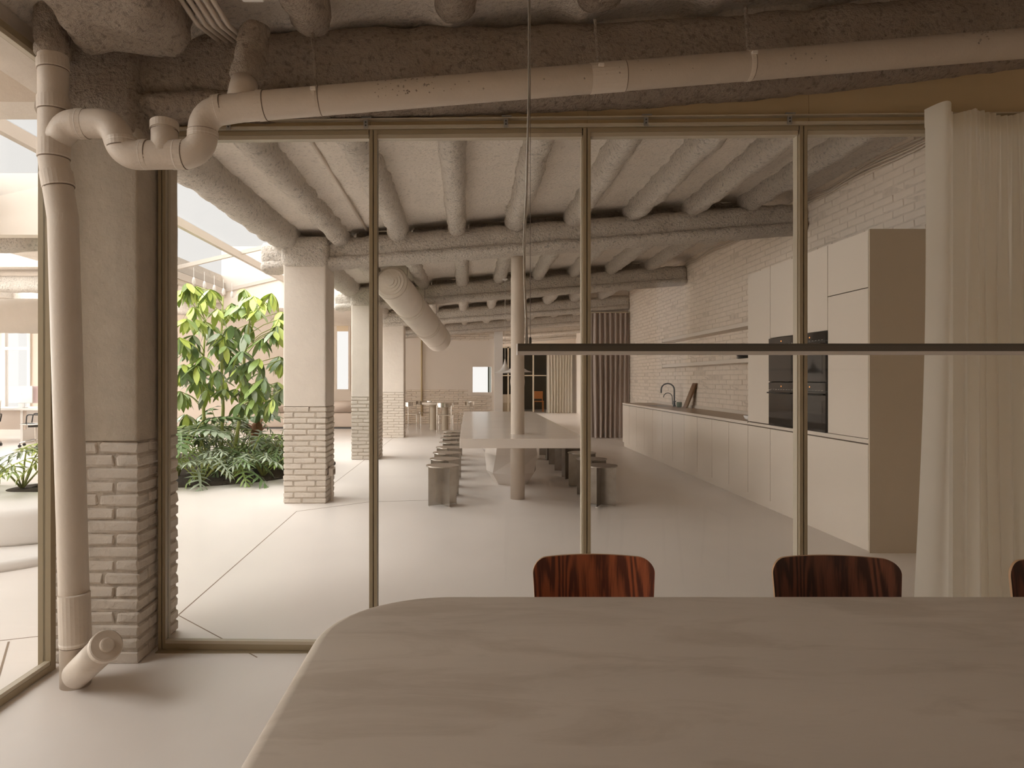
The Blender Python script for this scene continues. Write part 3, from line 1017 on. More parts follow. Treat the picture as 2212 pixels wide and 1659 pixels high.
# sprayed blobs stuck to the pipe
mbb = MB()
rb = random.Random(2)
for c0, n_, sp in ((870, 90, 90), (1745, 34, 60), (2100, 46, 40), (1300, 26, 220), (1000, 30, 200)):
    for k in range(n_):
        c = on_run(c0 + rb.gauss(0, sp * 0.5))
        a = rb.uniform(-0.2, PI * 0.9)
        nn = Vector((0, -math.cos(a - 0.3), math.sin(a - 0.3)))
        w = rb.uniform(0.002, 0.0055)
        p = c + nn * PR
        mbb.add([p + Vector((-w, 0, 0)), p + Vector((w, 0, -w * 0.3)), p + Vector((0, 0, w)) + nn * w * .3, p + nn * w, p + Vector((0, 0, -w))], [(0, 4, 3), (4, 1, 3), (1, 2, 3), (2, 0, 3)])
obj('spray_crumbs', mbb, 'foam_shaded', wp, kind='stuff')
# five flexible conduits by the ceiling
fc = thing('conduit_bundle', 'row of five parallel flexible conduits at the ceiling by the near joists', 'conduits', P(440, 20, 2.9))
for k in range(5):
    a = P(418 + 17 * k, 36 + 0.5 * k, 3.0)
    obj('conduit', MB().tube(arcpath([a + Vector((0.02, 0.25, 0.02)), a + Vector((0.0, 0.05, -0.01)), a + Vector((-0.05, -0.5, 0.10))], 0.05), 0.0115, 10), 'pipe', fc, smooth=True)
jb = tag(obj('junction_box', box(*[f(v) for v in ((P(525, 0, 2.75).x,), (P(572, 0, 2.75).x,)) for f in (lambda t: t[0],)], 2.55, 2.75, P(0, 6, 2.75).z, P(0, -40, 2.75).z), 'white', bevel=0.006),
         'small white junction box at the top edge beside the conduits', 'junction box')

# spiral duct in the second bay
dct = thing('spiral_duct', 'large round spiral air duct hanging from the ceiling with a ringed diffuser end', 'duct', P(890, 670, 11.4))
a, b = P(845, 611, 9.9), P(947, 733, 13.2)
d = (b - a).normalized()
pts, rad = [], []
L = (b - a).length
nst = 60
for i in range(nst + 1):
    t = i / nst
    pts.append(a.lerp(b, t))
    rad.append(0.245 + (0.0035 if i % 2 else 0.0))
pts += [b + d * 0.05, b + d * 0.085, b + d * 0.10]
rad += [0.225, 0.16, 0.05]
obj('duct_body', MB().tube(pts, rad, 36), 'plaster', dct, smooth=True)
for t in (0.0, 0.30, 0.33, 0.66, 0.69, 0.88):
    c = a.lerp(b, t)
    obj('duct_seam', MB().tube([c, c + d * 0.05], 0.253, 36), 'plaster', dct)
obj('diffuser_rim', MB().tube([a - d * 0.03, a + d * 0.0], [0.235, 0.250], 36), 'plaster', dct, smooth=True)
for k, rr in enumerate((0.20, 0.155, 0.11, 0.065)):
    obj('diffuser_ring', MB().tube([a - d * (0.030 + 0.012 * k), a - d * (0.044 + 0.012 * k), a - d * (0.044 + 0.012 * k)], [rr, rr, rr - 0.012], 36), 'plaster', dct)
for t in (0.16, 0.52, 0.8):
    c = a.lerp(b, t)
    obj('hanger_wire', MB().tube([c + Vector((0.10, 0, 0.2)), c + Vector((0.10, 0, zs(c.x) - c.z))], 0.004, 6), 'darkwire', dct)
# office duct across
dct2 = thing('office_duct', 'round spiral duct crossing the office ceiling at far left', 'duct', (-6.5, 9.4, 2.05))
pts = [Vector((-10 + 5.4 * i / 70, 9.4, 2.32 - 0.012 * i / 10)) for i in range(71)]
obj('duct_body', MB().tube(pts, [0.235 + (0.004 if i % 2 else 0) for i in range(71)], 32), 'plaster', dct2, smooth=True)
for x in (-9.0, -6.9, -5.0):
    obj('hanger_wire', MB().tube([(x, 9.4, 2.5), (x, 9.4, 3.42)], 0.004, 6), 'darkwire', dct2)

# steel pipe column through the dining table
pc = thing('pipe_column', 'slim round beige post standing through the long dining table', 'post', P(1119, 1081, 7.78))
cx, cy = P(1118, 0, 7.82).x, 7.82
obj('post_shaft', MB().lathe([(0.083, 0), (0.083, 0.62), (0.081, 0.70), (0.079, 0.78), (0.079, 1.30), (0.084, 1.34), (0.084, 1.37), (0.079, 1.41), (0.077, 2.50), (0.079, 2.52), (0.079, 2.56), (0.076, 2.57), (0.076, 2.86)], (cx, cy, 0), 32), 'pipe', pc, smooth=True)

# ================================================================== NEAR ROOM
tb = thing('meeting_table', 'large beige microcement meeting table with rounded corners in the foreground', 'table', (1.6, 1.35, 0))
TX0, TX1, TY0, TY1 = -0.385, 3.3, 0.72, 1.985
prof = [(0.03, 0.60), (0.005, 0.615), (0.0, 0.64)] + [(0.035 * (1 - math.cos(math.radians(a))), 0.715 + 0.035 * math.sin(math.radians(a))) for a in (0, 20, 40, 60, 80, 90)]
rs = []
for ins, z in prof:
    rs.append([(x, y, z) for x, y in roundrect(TX0, TX1, TY0, TY1, 0.34, 14, ins)])
obj('tabletop', MB().rings(rs), 'cement', tb, smooth=True)
for x in (0.55, 2.35):
    rs = [[(px_, py_, z) for px_, py_ in roundrect(x - w_, x + w_, 1.35 - 0.28, 1.35 + 0.28, 0.25, 8)] for w_, z in ((0.34, 0.0), (0.30, 0.3), (0.34, 0.61))]
    obj('pedestal', MB().rings(rs), 'cement', tb, smooth=True)


def make_chair(name, label, woodm):
    t = thing(name, label, 'chair', (0, 0, 0), 'wooden chairs behind the meeting table')
    # faces -Y; backrest at y ~ 0.2
    n, m_ = 40, 8
    wd, z0, z1, rc = 0.195, 0.50, 0.805, 0.045

    def back(off):
        rows = []
        for j in range(m_ + 1):
            zz = z0 + (z1 - z0) * j / m_
            row = []
            for i in range(n + 1):
                u = math.sin(PI / 2 * (-1 + 2 * i / n))
                hw = wd - 0.012 * (1 - (zz - z0) / (z1 - z0))
                x = u * hw
                zc = zz
                # rounded upper corners
                top = z1
                dx = abs(x) - (hw - rc)
                if dx > 0:
                    top = z1 - rc + math.sqrt(max(0, rc * rc - dx * dx))
                bot = z0
                if dx > 0:
                    bot = z0 + rc - math.sqrt(max(0, rc * rc - dx * dx))
                zc = bot + (top - bot) * j / m_
                y = 0.19 + 0.06 * (zc - z0) - 0.055 * u * u + off + 0.02
                row.append((x, y, zc))
            rows.append(row)
        return rows
    fr, bk = back(0.0), back(0.011)
    mb = MB()
    N = n + 1
    for rw in fr:
        mb.v += [Vector(p) for p in rw]
    o2 = len(mb.v)
    for rw in bk:
        mb.v += [Vector(p) for p in rw]
    for j in range(m_):
        for i in range(n):
            a_ = j * N + i
            mb.f.append((a_, a_ + 1, a_ + N + 1, a_ + N))
            mb.f.append((o2 + a_, o2 + a_ + N, o2 + a_ + N + 1, o2 + a_ + 1))
    bo = obj('backrest', mb, woodm, t, smooth=True)
    mb = MB()
    for loop in ([j * N for j in range(m_ + 1)] + [m_ * N + i for i in range(1, N)] + [j * N + n for j in range(m_ - 1, -1, -1)] + [i for i in range(n - 1, 0, -1)],):
        k = len(loop)
        A = [fr[i // N][i % N] for i in loop]; B = [bk[i // N][i % N] for i in loop]
        mb.rings([A, B], cap=False)
    obj('edge_ply', mb, 'woodchair_edge', bo)
    rs = [[(x, y, z) for x, y in roundrect(-0.205 + i_, 0.205 - i_, -0.22 + i_, 0.20 - i_, 0.06, 6)] for i_, z in ((0.004, 0.445), (0, 0.449), (0, 0.454), (0.004, 0.458))]
    obj('seat', MB().rings(rs), woodm, t, smooth=False)
    for sx in (-1, 1):
        obj('leg', MB().tube([(sx * 0.19, -0.17, 0.447), (sx * 0.215, -0.20, 0.0)], [0.013, 0.009], 10), 'gunmetal', t, smooth=True)
        obj('leg', MB().tube([(sx * 0.17, 0.232, 0.56), (sx * 0.18, 0.20, 0.42), (sx * 0.21, 0.25, 0.0)], [0.010, 0.012, 0.009], 10), 'gunmetal', t, smooth=True)
    obj('seat_frame', MB().tube([(-0.19, -0.17, 0.437), (0.19, -0.17, 0.437), (0.18, 0.19, 0.437), (-0.18, 0.19, 0.437), (-0.19, -0.17, 0.437)], 0.009, 8), 'gunmetal', t)
    return t


c1 = make_chair('plywood_chair', 'reddish wooden chair, leftmost of three behind the meeting table', 'mahogany')
c1.location = (0.402, 1.99, 0.0)
c2 = make_chair('plywood_chair', 'wooden chair with shade in its colour, in the middle of three behind the meeting table', 'mahogany_shaded')
c2.location = (1.170, 1.985, -0.002)
c2.rotation_euler = (0, 0, -0.05)
c2.scale = (1.03, 1, 1)
c3 = make_chair('plywood_chair', 'wooden chair with shade in its colour, cut off by the right edge of the photo', 'mahogany_shaded')
c3.location = (1.885, 1.935, 0.0)
c3.rotation_euler = (0, 0, -0.10)

# linear pendant
lp = thing('linear_pendant', 'long slim dark linear pendant lamp hanging over the meeting table', 'lamp', (2.0, 1.6, 1.44))
PYL = 1.60
xa = P(1117.5, 0, PYL).x
zt, zm, zb0 = P(0, 742, PYL).z, P(0, 758.5, PYL).z, P(0, 766, PYL).z
body = obj('lamp_body', box(xa + 0.0015, 3.1, PYL, PYL + 0.03, zm, zt), 'lampgrey', lp)
obj('groove', box(xa + 0.0015, 3.1, PYL - 0.0006, PYL, zt - 0.004, zt - 0.003), 'gunmetal', body)
obj('lamp_diffuser', box(xa + 0.0015, 3.1, PYL + 0.0005, PYL + 0.0295, zb0, zm), 'diffuser', lp)
obj('end_cap', box(xa, xa + 0.0015, PYL - 0.0003, PYL + 0.0303, zb0 - 0.0005, zt), 'diffuser', lp)
cpts = [P(1143, -30, PYL + 0.015), P(1143, 180, PYL + 0.015), P(1141, 270, PYL + 0.015), P(1138, 400, PYL + 0.015), P(1132, 520, PYL + 0.015), P(1133, 600, PYL + 0.015), P(1137, 690, PYL + 0.015), P(1137.5, 742, PYL + 0.015)]
ce = cpts[0].copy(); ce.z = zj(0.15) + 0.06
obj('cord', MB().tube([ce] + [p + Vector((-0.0012, 0, 0)) for p in cpts], 0.0016, 8), 'cord', lp, smooth=True)
obj('cord', MB().tube([ce + Vector((0.003, 0, 0))] + [p + Vector((0.0015 + 0.0012 * math.sin(i * 2.0), 0, 0)) for i, p in enumerate(cpts)], 0.0014, 8), 'cord', lp, smooth=True)
w0 = P(1145.5, 742, PYL + 0.015)
obj('suspension_wire', MB().tube([w0, (w0.x + 0.0005, w0.y, zj(0.15) + 0.06)], 0.0007, 6), 'darkwire', lp)
obj('wire_grip', MB().tube([w0, w0 + Vector((0, 0, 0.012)), w0 + Vector((0, 0, 0.016))], [0.003, 0.003, 0.001], 8), 'gunmetal', lp)
obj('suspension_wire', MB().tube([(2.9, PYL + 0.015, zt), (2.9, PYL + 0.015, zj(2.9) + 0.05)], 0.0007, 6), 'darkwire', lp)
obj('ceiling_plate', MB().lathe([(0.03, zj(0.15) + 0.035), (0.03, zj(0.15) + 0.06)], (w0.x, w0.y, 0), 16), 'white', lp)

# sheer curtain by the partition
def curtain_mesh(xa, xe, ys, z0, z1, foldfn, ncol, nrow, thick=0.0):
    rows = []
    for j in range(nrow + 1):
        t = j / nrow
        z = z0 + (z1 - z0) * t
        rows.append([foldfn(i / ncol, t, z) for i in range(ncol + 1)])
    mb = MB()
    N = ncol + 1
    for rw in rows:
        mb.v += [Vector(p) for p in rw]
    for j in range(nrow):
        for i in range(ncol):
            a_ = j * N + i
            mb.f.append((a_, a_ + 1, a_ + N + 1, a_ + N))
    return mb


def near_fold(s, t, z):
    # s along the curtain, t = 0 at the floor .. 1 at the top
    x = 2.145 + 1.62 * s
    low = 1 - t
    if s < 0.10:
        ph = s / 0.10
        y = 3.20 - 0.075 * math.sin(PI * min(1, ph * 1.15)) * (0.7 + 0.3 * t)
        x = 2.165 + 0.135 * ph - 0.05 * low * (1 - ph) + 0.02 * math.sin(low * 4) * (1 - ph)
    else:
        u = (s - 0.10) / 0.90
        fine = 52.0 * u ** 0.96
        wide = 23.0 * u ** 0.97
        a1 = math.sin(2 * PI * fine) * 0.011
        a2 = math.sin(2 * PI * wide + 1.6 * low * math.sin(5 * u + 1)) * (0.030 + 0.012 * math.sin(23 * u))
        w = min(1.0, low * 2.2 + 0.18)
        y = 3.245 + a1 * (1 - w) + a2 * w + 0.02 * math.sin(7 * u + 3 * low) * low
        if u < 0.1:
            y = 3.245 - 0.06 * math.sin(PI * u / 0.1) + (y - 3.245) * (u / 0.1)
        x = 2.30 + 1.46 * u + 0.03 * low * math.sin(9 * u)
    zz = z + (0.012 * math.sin(40 * s) if t > 0.97 else 0.0)
    return (x, y, zz)


cur = thing('sheer_curtain', 'off-white sheer full-height curtain drawn to the right of the glass partition', 'curtain', (2.9, 3.23, 0))
cm = curtain_mesh(0, 0, 0, 0.012, 2.66, near_fold, 720, 30)
obj('curtain_cloth', cm, 'sheer', cur, smooth=True)
hb = curtain_mesh(0, 0, 0, 2.575, 2.662, lambda s, t, z: tuple(Vector(near_fold(s, 0.97 + 0.03 * t, z)) + Vector((0, 0.004, 0))), 720, 2)
obj('heading_tape', hb, 'sheer', cur, smooth=True)

# ================================================================== KITCHEN
KX = 3.19
TALL = [(5.38, 5.99), (5.99, 6.555), (6.555, 7.13), (7.13, 7.70)]


def front(parent, name, y0, y1, z0, z1, m='cab', g=0.0042):
    return obj(name, box(KX, KX + 0.02, y0 + g, y1 - g, z0 + g, z1 - g), m, parent)


def oven(y0, y1, z0, z1, label):
    o = thing('built_in_oven', label, 'oven', (KX, (y0 + y1) / 2, z0), 'built-in ovens')
    g = 0.003
    obj('oven_case', box(KX + 0.002, KX + 0.5, y0 + g, y1 - g, z0 + g, z1 - g), 'ovenblack', o)
    dr = obj('oven_door', box(KX - 0.018, KX + 0.001, y0 + g, y1 - g, z0 + g, z1 - 0.085), 'ovenglass', o)
    obj('door_window', box(KX - 0.0195, KX - 0.018, y0 + 0.06, y1 - 0.06, z0 + 0.07, z1 - 0.17), 'ovenglass', dr)
    obj('handle', MB().tube([(KX - 0.045, y0 + 0.03, z1 - 0.11), (KX - 0.045, y1 - 0.03, z1 - 0.11)], 0.008, 10).box(KX - 0.045, KX - 0.018, y0 + 0.05, y0 + 0.06, z1 - 0.116, z1 - 0.104).box(KX - 0.045, KX - 0.018, y1 - 0.06, y1 - 0.05, z1 - 0.116, z1 - 0.104), 'ovenblack', dr)
    pn = obj('control_panel', box(KX - 0.018, KX + 0.001, y0 + g, y1 - g, z1 - 0.08, z1 - g), 'ovenglass', o)
    ym = (y0 + y1) / 2
    obj('display_dot', MB().tube([(KX - 0.0182, ym, z1 - 0.042), (KX - 0.020, ym, z1 - 0.042)], 0.007, 10), 'oven_led', pn)
    for k in range(9):
        yy = y0 + 0.06 + (y1 - y0 - 0.12) * k / 8
        obj('vent_slot', box(KX - 0.0192, KX - 0.018, yy - 0.016, yy + 0.016, z1 - 0.077, z1 - 0.072), 'ovensteel', pn)
    return o


# tall fridge housing, double width at the bottom
ta = thing('tall_cabinet', 'tall beige fridge cabinet at the near end of the kitchen wall with plain side panel', 'cabinet', (KX + 0.3, 5.7, 0), 'tall kitchen cabinets')
y0, y1 = TALL[0]
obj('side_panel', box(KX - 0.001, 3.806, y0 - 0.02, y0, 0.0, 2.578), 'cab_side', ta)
obj('carcass', box(KX + 0.021, 3.806, y0 + 0.001, y1 - 0.001, 0.09, 2.574), 'cab_gap', ta)
obj('plinth', box(KX + 0.03, KX + 0.05, y0, y1, 0, 0.088), 'cab', ta)
front(ta, 'upper_door', y0, y1, 2.115, 2.575)
front(ta, 'door', y0, y1, 0.905, 2.115)
front(ta, 'drawer_front', y0, TALL[1][1], 0.09, 0.862)
front(ta, 'top_band', y0, TALL[1][1], 0.868, 0.905, g=0.0015)
for k, (lab, has) in enumerate((('tall beige oven cabinet next to the fridge cabinet', 1), ('tall beige oven cabinet second from the fridge cabinet', 1), ('tall plain beige cabinet standing against the worktop end', 0))):
    y0, y1 = TALL[k + 1]
    t = thing('tall_cabinet', lab, 'cabinet', (KX + 0.3, (y0 + y1) / 2, 0), 'tall kitchen cabinets')
    if has:
        obj('carcass', MB().box(KX + 0.021, 3.806, y0 + 0.001, y1 - 0.001, 0.09, 0.9).box(KX + 0.021, 3.806, y0 + 0.001, y1 - 0.001, 1.816, 2.574).box(3.72, 3.806, y0 + 0.001, y1 - 0.001, 0.9, 1.816), 'cab_gap', t)
    else:
        obj('carcass', box(KX + 0.021, 3.806, y0 + 0.001, y1 - 0.001, 0.09, 2.574), 'cab_gap', t)
    obj('plinth', box(KX + 0.03, KX + 0.05, y0, y1, 0, 0.088), 'cab', t)
    if has:
        front(t, 'upper_door', y0, y1, 1.815, 2.575)
        if k == 1:
            front(t, 'drawer_front', y0, y1, 0.09, 0.862)
            front(t, 'top_band', y0, y1, 0.868, 0.898, g=0.0015)
        nm = ('nearer', 'farther')[k]
        oven(y0, y1, 1.358, 1.812, 'black glass upper oven in the %s oven column' % nm)
        oven(y0, y1, 0.902, 1.354, 'black glass lower oven in the %s oven column' % nm)
    else:
        front(t, 'door', y0, y1, 0.905, 2.575)
        front(t, 'drawer_front', y0, y1, 0.09, 0.862)
        front(t, 'top_band', y0, y1, 0.868, 0.898, g=0.0015)
ORD = ['first', 'second', 'third', 'fourth', 'fifth', 'sixth', 'seventh', 'eighth', 'ninth', 'tenth', 'eleventh', 'twelfth']
NB = 11
bw = (13.96 - 7.70) / NB
for k in range(NB):
    y0 = 7.70 + bw * k
    y1 = y0 + bw
    t = thing('base_cabinet', '%s beige base cabinet from the tall cabinets under the worktop' % ORD[k], 'cabinet', (KX + 0.3, (y0 + y1) / 2, 0), 'base cabinets under the worktop')
    obj('carcass', box(KX + 0.021, 3.80, y0 + 0.001, y1 - 0.001, 0.09, 0.862), 'cab_gap', t)
    front(t, 'door', y0, y1, 0.09, 0.862)
    front(t, 'top_band', y0, y1, 0.866, 0.884, g=0.001)
    obj('plinth', box(KX + 0.03, KX + 0.05, y0, y1, 0, 0.088), 'cab', t)
wt = thing('kitchen_worktop', 'long brown worktop running along the brick wall', 'worktop', (3.5, 10.8, 0.885))
obj('top_slab', box(KX - 0.004, 3.812, 7.702, 13.965, 0.885, 0.900), 'worktop', wt)
obj('front_edge', box(KX - 0.006, KX - 0.0035, 7.702, 13.965, 0.884, 0.901), 'cab', wt)
obj('upstand', box(3.795, 3.815, 7.702, 13.965, 0.90, 0.945), 'cab', wt)
obj('sink_basin', box(3.32, 3.62, 12.05, 12.75, 0.8995, 0.9012), 'ovenblack', wt)
for z, lab in ((2.065, 'upper beige wall shelf above the worktop'), (1.60, 'lower beige wall shelf with dark plates above the worktop')):
    s_ = thing('wall_shelf', lab, 'shelf', (3.68, 10.0, z), 'wall shelves over the worktop')
    obj('shelf_board', box(3.56, 3.812, 7.702, 12.4, z, z + 0.055), 'cab', s_, bevel=0.003)
    obj('shelf_end', box(3.555, 3.812, 12.4, 12.42, z - 0.01, z + 0.065), 'cab', s_)
# tap
fa = P(1457, 878, 12.06)
tp = thing('kitchen_tap', 'dark curved twin-arc kitchen tap on the worktop', 'tap', (3.68, 12.06, 0.90))
X, Y = 3.68, 12.06
obj('tap_base', MB().lathe([(0.028, 0.90), (0.028, 0.92), (0.020, 0.93), (0.020, 1.0)], (X, Y, 0), 14), 'gunmetal', tp)
obj('spout', MB().tube([(X, Y, 0.98), (X, Y, 1.2)] + [(X - 0.10 + 0.10 * math.cos(a), Y + 0.06 * (1 - math.cos(a)), 1.2 + 0.11 * math.sin(a)) for a in [PI * k / 10 for k in range(1, 11)]] + [(X - 0.20, Y + 0.12, 1.14)], 0.0125, 10), 'gunmetal', tp, smooth=True)
obj('filter_spout', MB().tube([(X - 0.03, Y, 0.93), (X - 0.03, Y + 0.02, 1.06)] + [(X - 0.10 + 0.07 * math.cos(a), Y + 0.02 + 0.03 * (1 - math.cos(a)), 1.06 + 0.08 * math.sin(a)) for a in [PI * k / 10 for k in range(1, 11)]], 0.007, 8), 'gunmetal', tp, smooth=True)
obj('lever', MB().tube([(X, Y - 0.015, 0.97), (X + 0.0, Y - 0.10, 1.0)], 0.007, 8), 'gunmetal', tp)
cb = thing('cutting_board', 'wooden cutting board leaning on the brick wall behind the worktop', 'cutting board', (3.74, 11.3, 0.90))
mb = MB()
ol = roundrect(-0.09, 0.09, 0, 0.42, 0.02, 4)
mb.rings([[(3.655 + 0.35 * z_ * 0.9, 11.42 + y_ * 1.0 - 0.25 * z_, 0.902 + z_) for y_, z_ in ol], [(3.683 + 0.35 * z_ * 0.9, 11.42 + y_ - 0.25 * z_, 0.902 + z_) for y_, z_ in ol]])
obj('board_panel', mb, 'board', cb)
obj('hang_hole', MB().tube([(3.776, 11.33, 1.285), (3.790, 11.33, 1.285)], 0.012, 10), 'ovenblack', cb)
tag(obj('ceramic_cup', MB().lathe([(0.03, 0.90), (0.045, 0.92), (0.048, 0.97), (0.044, 0.99), (0.040, 0.985), (0.03, 0.93), (0.002, 0.925)], (3.66, 11.72, 0), 16), 'green_bowl', smooth=True), 'small grey-green cup beside the cutting board', 'cup')
tag(obj('white_bowl', MB().lathe([(0.03, 0.90), (0.06, 0.915), (0.078, 0.955), (0.075, 0.957), (0.055, 0.922), (0.002, 0.912)], (3.33, 7.97, 0), 20), 'white', smooth=True), 'white bowl on the worktop next to the tall cabinet', 'bowl')
for k in range(5):
    tag(obj('dinner_plate', MB().lathe([(0.06, 1.656 + 0.017 * k), (0.10, 1.660 + 0.017 * k), (0.125, 1.669 + 0.017 * k), (0.122, 1.671 + 0.017 * k), (0.09, 1.664 + 0.017 * k), (0.002, 1.661 + 0.017 * k)], (3.68, 8.95, 0), 20), 'plate_dark', smooth=True),
        ['lowest', 'second from the bottom', 'middle', 'second from the top', 'topmost'][k] + ' dark plate of the stack on the lower shelf', 'plate', 'dark plates on the lower shelf')
tag(obj('wall_socket', box(3.80, 3.816, 7.80, 7.88, 1.02, 1.14), 'white', bevel=0.003), 'white wall socket on the brick beside the tall cabinets', 'socket')
# cables along the top of the brick wall
for k, (ya, ye, nm) in enumerate(((4.4, 7.55, 'nearer'), (8.1, 11.75, 'farther'))):
    cbn = thing('cable_run', 'bundle of painted cables along the top of the brick wall in the %s bay' % nm, 'cables', (3.77, (ya + ye) / 2, 3.3), 'cable bundles on the brick wall')
    for i in range(4):
        rr = random.Random(k * 10 + i)
        pts = [(3.79 - 0.012 * (i % 2), ya + (ye - ya) * q / 14, 3.345 + 0.022 * i + 0.02 * math.sin(q * 0.8 + i * 0.4) + (0.03 if q > 12 else 0)) for q in range(15)]
        obj('cable', MB().tube(pts, 0.010, 8), 'pipe', cbn, smooth=True)

# grey curtain in the far doorway
def far_fold(x0, x1, y, nf, amp, flare=0.0):
    def fn(s, t, z):
        x = x0 + (x1 - x0) * s
        a = amp * (1 + 0.5 * (1 - t) * math.sin(5 * s))
        return (x + flare * (1 - t) * math.sin(2 * PI * nf * s * 0.5), y + a * math.sin(2 * PI * nf * s + 0.5 * math.sin(4 * (1 - t) + 6 * s)), z)
    return fn


cv = thing('doorway_curtain', 'taupe velvet curtain hanging in the far doorway beside the kitchen', 'curtain', (3.35, 15.95, 0))
obj('curtain_cloth', curtain_mesh(0, 0, 0, 0.01, 2.95, far_fold(2.91, 3.79, 15.93, 7.5, 0.045), 150, 14), 'velvet', cv, smooth=True)
obj('curtain_rail', box(2.88, 3.81, 15.90, 15.95, 2.95, 2.975), 'frame_light', cv)

# ================================================================== DINING
dt = thing('dining_table', 'long white dining table with faceted pedestal, post through its top', 'table', (0.585, 10.2, 0))
obj('tabletop', box(-0.095, 1.265, 7.17, 13.3, 0.65, 0.75), 'table_white', dt, bevel=0.004)
for yc in (9.05, 11.9):
    ns = 7
    rs = []
    for rx, z, rot in ((0.24, 0.0, 0.25), (0.345, 0.16, 0.25), (0.36, 0.40, 0.45), (0.32, 0.65, 0.45)):
        rs.append([(0.58 + rx * math.cos(2 * PI * k / ns + rot), yc + 1.15 * rx * math.sin(2 * PI * k / ns + rot), z) for k in range(ns)])
    obj('pedestal', MB().rings(rs), 'table_white', dt)


def make_stool(m):
    t = thing('steel_stool', 'stool', 'stool', (0, 0, 0), 'round steel stools along the dining table')
    obj('seat', MB().lathe([(0.180, 0.428), (0.183, 0.430), (0.183, 0.438), (0.181, 0.440)], (0, 0, 0), 36), m, t)
    for k in range(4):
        a = math.radians(90 * k + 28)
        c, s_ = math.cos(a), math.sin(a)
        w = 0.004
        q = [(0.003, -w / 2), (0.172, -w / 2), (0.172, w / 2), (0.003, w / 2)]
        mb = MB().rings([[(x * c - y * s_, x * s_ + y * c, z) for x, y in q] for z in (0.006, 0.428)])
        # folded lip at the outer edge
        q2 = [(0.164, -0.012), (0.172, -0.012), (0.172, 0.012), (0.164, 0.012)]
        fin = obj('fin', mb, m, t)
        obj('foot', MB().rings([[(x * c - y * s_, x * s_ + y * c, z) for x, y in q2] for z in (0.0, 0.007)]), 'white', fin)
    return t


st0 = make_stool('steel')
st1 = make_stool('steel_shaded')
SY = [7.42, 8.05, 8.72, 9.42, 10.15, 10.9, 11.6, 12.25]
rr = random.Random(4)
for k, y in enumerate(SY):
    lab = '%s round steel stool from the front, left side of the dining table' % ORD[k]
    rz = rr.uniform(-0.35, 0.35) if k else 0.0
    if k == 0:
        st0.location = (-0.285, y, 0); st0.rotation_euler = (0, 0, rz); st0['label'] = lab
    else:
        dup(st0, (-0.27 + rr.uniform(-0.015, 0.015), y, 0), rz, lab)
for k, y in enumerate(SY):
    lab = '%s round steel stool from the front, right side of the dining table' % ORD[k]
    rz = rr.uniform(-0.4, 0.4) + 0.6
    if k == 0:
        st1.location = (1.455, y, 0); st1.rotation_euler = (0, 0, 0.62); st1['label'] = lab
    else:
        dup(st1, (1.455 + rr.uniform(-0.02, 0.02), y, 0), rz, lab)

# witch-hat pendants over the dining table
for k, (px, py, y, lab) in enumerate(((1118, 804, 8.75, 'white flared pendant lamp behind the round post'), (1091, 806, 11.2, 'white flared pendant lamp left of the round post'))):
    c = P(px, py, y)
    t = thing('flared_pendant', lab, 'lamp', c, 'flared pendants over the dining table')
    pr = [(0.19, 0.0), (0.186, 0.003), (0.13, 0.022), (0.085, 0.052), (0.05, 0.095), (0.027, 0.15), (0.014, 0.20), (0.006, 0.24)]
    obj('shade', MB().rings([[(c.x + r_ * math.cos(2 * PI * i / 28), y + r_ * math.sin(2 * PI * i / 28), c.z + z_) for i in range(28)] for r_, z_ in pr]), 'white', t, smooth=True)
    obj('cord', MB().tube([(c.x, y, c.z + 0.24), (c.x, y, zj(c.x) + 0.02)], 0.004, 6), 'white', t)
    obj('ceiling_cup', MB().lathe([(0.05, zj(c.x) - 0.01), (0.04, zj(c.x) - 0.03), (0.004, zj(c.x) - 0.045)], (c.x, y, 0), 16), 'white', t, smooth=True)

# socket box on the second column
sb = thing('socket_box', 'beige surface socket box low on the column beside the planted bed', 'socket', (-1.56, 7.62, 0.28))
obj('box_body', box(-1.58, -1.53, 7.60, 7.76, 0.29, 0.38), 'plaster', sb, bevel=0.006)
for k in range(4):
    obj('slot', box(-1.53, -1.526, 7.625 + 0.033 * k, 7.635 + 0.033 * k, 0.31, 0.36), 'pipe_gap', sb)
obj('conduit', MB().tube([(-1.555, 7.68, 0.29), (-1.555, 7.68, 0.0)], 0.014, 8), 'plaster', sb)

# ================================================================== GARDEN
bed = MB()
cx, cy, R0 = -4.2, 10.6, 2.05
rg = random.Random(9)
ringsb = []
for f_, z_ in ((1.0, 0.004), (0.985, 0.03), (0.9, 0.05), (0.6, 0.09), (0.3, 0.10)):
    ringsb.append([(cx + R0 * f_ * math.cos(2 * PI * k / 64) * (1 + 0.02 * math.sin(3 * 2 * PI * k / 64)), cy + R0 * f_ * math.sin(2 * PI * k / 64), z_ + rg.uniform(-0.006, 0.012)) for k in range(64)])
so = obj('planting_soil', MB().rings(ringsb), 'soil', smooth=True)
tag(so, 'dark round bed of bare soil under the tall plants', 'soil')
so['kind'] = 'stuff'

LEAF = {}


